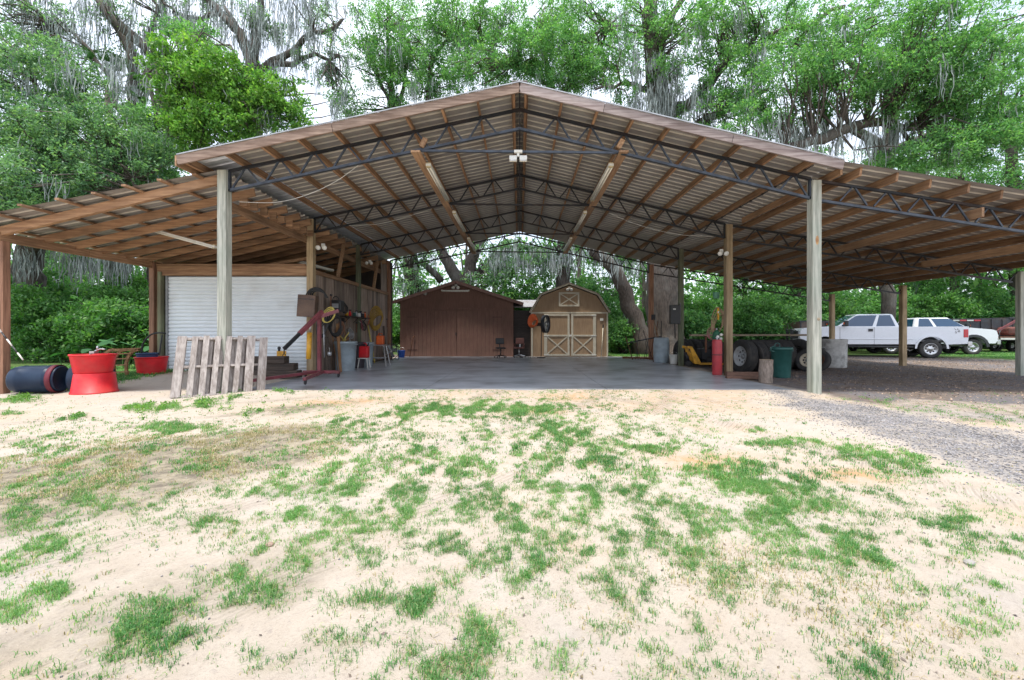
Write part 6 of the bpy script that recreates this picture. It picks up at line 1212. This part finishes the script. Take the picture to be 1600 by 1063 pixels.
for p_ in protos:
    for c in list(p_.children): bpy.data.objects.remove(c)
    bpy.data.objects.remove(p_)
# broad leaved plants low at the left
bp = thing('elephant_ear', 'broad leaved plants in the shade behind the blue tubs', 'plant', (-12.3, 13.2, drop(-12.3, 13.2))); mb = MB(); st_ = MB()
for k in range(34):
    a = rp.uniform(0, 6.28); x = rp.uniform(-1.8, 1.8); y = rp.uniform(-.6, .6); z = rp.uniform(.35, .95); l = rp.uniform(.3, .5); d_ = Vector((math.cos(a), math.sin(a), -.4)).normalized(); q = d_.cross(Vector((0, 0, 1))).normalized(); c = Vector((x, y, z))
    st_.tube([(x*.9, y, 0), c], .012, 4, caps=False)
    mb.add([c-d_*l*.25, c+q*l*.36-d_*l*.1, c+d_*l*.35+q*l*.26, c+d_*l*.85, c+d_*l*.35-q*l*.26, c-q*l*.36-d_*l*.1], [(0, 1, 2, 3), (0, 3, 4, 5)])
mb.build('leaves', leafmat('broad_leaf', (.03, .12, .04), (.06, .19, .06), (.09, .22, .07), .3), bp); st_.build('stalks', LF_DK, bp)['kind'] = 'stuff'
# far wood as one mass
rng = np.random.default_rng(55); C = []
for k in range(900):
    a = rng.uniform(-1.15, 1.15); d = rng.uniform(42, 60); C.append((math.sin(a)*d*1.25, math.cos(a)*d*.9+8, rng.uniform(0, 1)**1.25*13))
far = quads_np('far_wood', leaves(rng, np.array(C), 42, 2.6, .55, .2), LF_DK); tag(far, 'far wood closing the view beyond the yard', None, kind='stuff')
mb = MB()
for k in range(60):
    a = rng.uniform(-1.1, 1.1); d = rng.uniform(40, 58); x, y = math.sin(a)*d*1.25, math.cos(a)*d*.9+8; mb.tube([(x, y, -.3), (x+rng.normal()*.4, y, 6), (x+rng.normal()*.9, y, 12)], [.3, .22, .1], 6, caps=False)
tag(mb.build('far_trunks', BARK), 'far tree trunks within the wood', None, kind='stuff')

# ------------------------------------------------------------ grass, weeds, litter
def blades(rng, x, y, n_per, rad, hgt, wdt):
    k = len(x); n = k*n_per; cx = np.repeat(x, n_per)+rng.normal(size=n)*np.repeat(rad, n_per)*.6; cy = np.repeat(y, n_per)+rng.normal(size=n)*np.repeat(rad, n_per)*.6
    z = gz(cx, cy); a = rng.random(n)*2*np.pi; lean = rng.random(n)*1.35+.15; h_ = np.repeat(hgt, n_per)*(.5+.9*rng.random(n)); w_ = wdt*(.7+.6*rng.random(n))
    dx, dy = np.cos(a), np.sin(a); fa = a+np.pi/2+rng.normal(size=n)*.5; sx, sy = np.cos(fa)*w_/2, np.sin(fa)*w_/2
    m = np.stack([cx+dx*lean*h_*.35, cy+dy*lean*h_*.35, z+h_*.62], 1); t = np.stack([cx+dx*lean*h_*1.0, cy+dy*lean*h_*1.0, z+h_*(1.0-.35*lean)], 1); b = np.stack([cx, cy, z-.006], 1); s = np.stack([sx, sy, 0*sx], 1)
    V = np.stack([b-s, b+s, m+s*.8, m-s*.8, t], 1).reshape(-1, 3); i = np.arange(n)*5
    loops = np.stack([i, i+1, i+2, i+3, i+3, i+2, i+4], 1).reshape(-1); return V, loops, np.tile([4, 3], n)
rng = np.random.default_rng(31)
def scatter(n, y0, y1, fx):
    # uniform over ground in the visible wedge
    y = np.sqrt(rng.random(n)*(y1**2-y0**2)+y0**2); x = (rng.random(n)*2-1)*y*fx; return x, y
GRASS = leafmat('grass_blades', (.06, .195, .06), (.145, .32, .10), (.34, .42, .17), .42)
DRY = leafmat('dry_grass_blades', (.34, .28, .15), (.42, .34, .2), (.22, .26, .1), .2)
def grassobj(name, label, y0, y1, N, nper, rad, hg, wd, m, f=lambda x, y: gdens(x, y), thr=None):
    x, y = scatter(N, y0, y1, 1.28); D = f(x, y); k = rng.random(N) < D; k &= ~((x > -6.2) & (x < 6.0) & (y > 8.95)); x, y, D = x[k], y[k], D[k]
    V, l, s = blades(rng, x, y, nper, rad*(.6+.8*rng.random(len(x))), hg*(.55+.6*D+.3*rng.random(len(x))), wd); o = np_mesh(name, V, l, s, m); return tag(o, label, None, kind='stuff')
def drydens(x, y): return np.clip(.9*ss(1.7, .4, seg_d(x, y, (-5.6, 3.2), (-3.1, 4.7)))*ss(.38, .6, vnoise(x, y, .3, 21))+.45*gdens(x, y)+.35*ss(.5, .15, seg_d(x, y, (1.1, 2.3), (1.6, 1.9)))+.012, 0, 1)*ss(8.6, 8, y)
grassobj('near_grass', 'short green grass tufts on the sand in the foreground', 1.35, 3.6, 80000, 8, .024, .026, .0028, GRASS)
grassobj('yard_grass', 'patchy green grass across the sandy yard', 3.6, 9.6, 170000, 6, .032, .032, .0055, GRASS)
grassobj('dry_grass', 'dry straw coloured grass among the green', 1.35, 8.6, 120000, 4, .04, .024, .0045, DRY, drydens)
def sidedens(x, y): return .55*ss(-9.4, -10.2, x)*ss(8.8, 9.8, y)*ss(15, 12, y)+.9*ss(16, 19, y)*ss(22.5, 24.5, x)*ss(30, 24, y)
def farg():
    n = 26000; x = rng.uniform(-16, -9.4, n); y = rng.uniform(9, 15, n); x2_ = rng.uniform(21, 42, 24000); y2_ = rng.uniform(19, 30, 24000); x3 = rng.uniform(3.9, 8, 5000); y3 = rng.uniform(22, 26, 5000)
    x = np.concatenate([x, x2_, x3]); y = np.concatenate([y, y2_, y3]); D = np.maximum(sidedens(x, y), .5*(y > 22)*(x < 9)); k = rng.random(len(x)) < D; x, y = x[k], y[k]
    V, l, s = blades(rng, x, y, 5, np.full(len(x), .06), np.full(len(x), .07), .014); tag(np_mesh('shade_grass', V, l, s, GRASS), 'green grass under the trees beside the lean-tos', None, kind='stuff')
farg()
# weeds with broader leaves near the left post
x, y = scatter(9000, 6.0, 9.0, 1.2); D = gdens(x, y)*(x < -3.3); k = rng.random(len(x)) < D*.8; x, y = x[k], y[k]; C = np.stack([x, y, gz(x, y)+.04], 1)
tag(quads_np('low_weeds', leaves(rng, C, 9, .06, .035, .1), LF_BRT), 'low leafy weeds in the dirt near the pallets', None, kind='stuff')
# litter: dead leaves, chips, gravel
def litter(name, label, N, f, x0, x1, y0, y1, size, m, zoff=.006, kind='stuff', flat=.35):
    x = rng.uniform(x0, x1, N); y = rng.uniform(y0, y1, N); k = rng.random(N) < f(x, y); x, y = x[k], y[k]; n = len(x); s = size*(.5+1.0*rng.random(n)**2)
    a = rng.random(n)*6.28; tx_ = np.stack([np.cos(a), np.sin(a), rng.normal(size=n)*flat], 1)*s[:, None]*.5; ty_ = np.stack([-np.sin(a), np.cos(a), rng.normal(size=n)*flat], 1)*s[:, None]*.28; p = np.stack([x, y, gz(x, y)+zoff], 1)
    tag(quads_np(name, np.stack([p-tx_, p+ty_, p+tx_, p-ty_], 1), m), label, None, kind=kind)
LIT = mat('dead_leaves', (.42, .31, .23), (.22, .145, .10), scale=3, rough=.9, bump=0, isl=.5)
CHIP = mat('dark_specks', (.10, .08, .065), (.2, .16, .13), scale=3, rough=.9, bump=0, isl=.5)
litter('leaf_litter', 'dry brown leaves scattered over the dirt under the right lean-to', 45000, lambda x, y: .8*ss(6.4, 7.5, x)*ss(6.6, 8.5, y), 6, 22, 6, 22, .038, LIT)
litter('dark_litter', 'small dark twigs and chips on the sand', 15000, lambda x, y: .12+.5*ss(.55, .7, vnoise(x, y, .8, 40)), -9, 9, 1.4, 9, .022, CHIP, .004)
litter('shed_leaf_litter', 'dry leaves beside the tan shed under the giant oak', 5000, lambda x, y: .8+0*x, 4.2, 9, 21.7, 25, .07, LIT)
def stones(name, label, N, f, x0, x1, y0, y1, size, m):
    x = rng.uniform(x0, x1, N); y = rng.uniform(y0, y1, N); k = rng.random(N) < f(x, y); x, y = x[k], y[k]; n = len(x); s = size*(.4+1.2*rng.random(n)**2.5)
    base = np.array([(1, 0, 0), (-1, 0, 0), (0, 1, 0), (0, -1, 0), (0, 0, .7), (0, 0, -.6)]); V = base[None]*s[:, None, None]*.5*(.7+.6*rng.random((n, 6, 1))); a = rng.random(n)*6.28; c, s_ = np.cos(a)[:, None], np.sin(a)[:, None]
    V = np.stack([V[..., 0]*c-V[..., 1]*s_, V[..., 0]*s_+V[..., 1]*c, V[..., 2]], -1)+np.stack([x, y, gz(x, y)+s*.1], 1)[:, None]
    f_ = np.array([(0, 2, 4), (2, 1, 4), (1, 3, 4), (3, 0, 4), (2, 0, 5), (1, 2, 5), (3, 1, 5), (0, 3, 5)]); loops = (f_[None]+np.arange(n)[:, None, None]*6).reshape(-1)
    tag(np_mesh(name, V.reshape(-1, 3), loops, np.full(n*8, 3), m), label, None, kind='stuff')
GRV = mat('gravel_stone', (.31, .30, .305), (.17, .165, .17), scale=2, rough=.9, bump=0, isl=.55)
def gravd(x, y):
    return (ss(.5, -.6, gravel_sd(x, y)+(vnoise(x, y, 2.2, 3)-.5)*.7+(vnoise(x, y, .6, 4)-.5)*.9))**1.5*(.25+.7*ss(.35, .6, vnoise(x, y, .35, 44)))+.003
stones('gravel', 'loose grey gravel across the right side of the yard', 150000, gravd, 3.0, 9, 2.4, 9.0, .018, GRV)
stones('pebbles', 'scattered small pebbles on the sand and dirt', 9000, lambda x, y: .25+0*x, -9, 12, 1.4, 9, .012, GRV)
# a few single lumps
for lb, px, py, s_, c_ in (('pale lump of rock in the grass on the right', 1515, 870, .024, (.30, .28, .26)), ('brown wood chip on the sand left of centre', 421, 845, .022, (.3, .2, .15))):
    d = F*CH/(py-519); t = thing('rock', lb, 'rock', ((px-812)*d/F, d, drop((px-812)*d/F, d)))
    b = MB(); n = 9; vs = []
    for z, q in ((0, 1), (.25, 1.05), (.45, .8), (.6, .35)):
        for j in range(n): a = 2*math.pi*j/n; r_ = s_*q*(1+.3*rp.random()); vs.append((r_*math.cos(a), r_*.8*math.sin(a), z*s_*1.6))
    b.add(vs, [(i*n+j, i*n+(j+1) % n, (i+1)*n+(j+1) % n, (i+1)*n+j) for i in range(3) for j in range(n)]+[tuple(3*n+j for j in range(n))]); b.build('rock_surface', mat('lump_%s' % ('pale' if 'pale' in lb else 'brown'), c_), t)
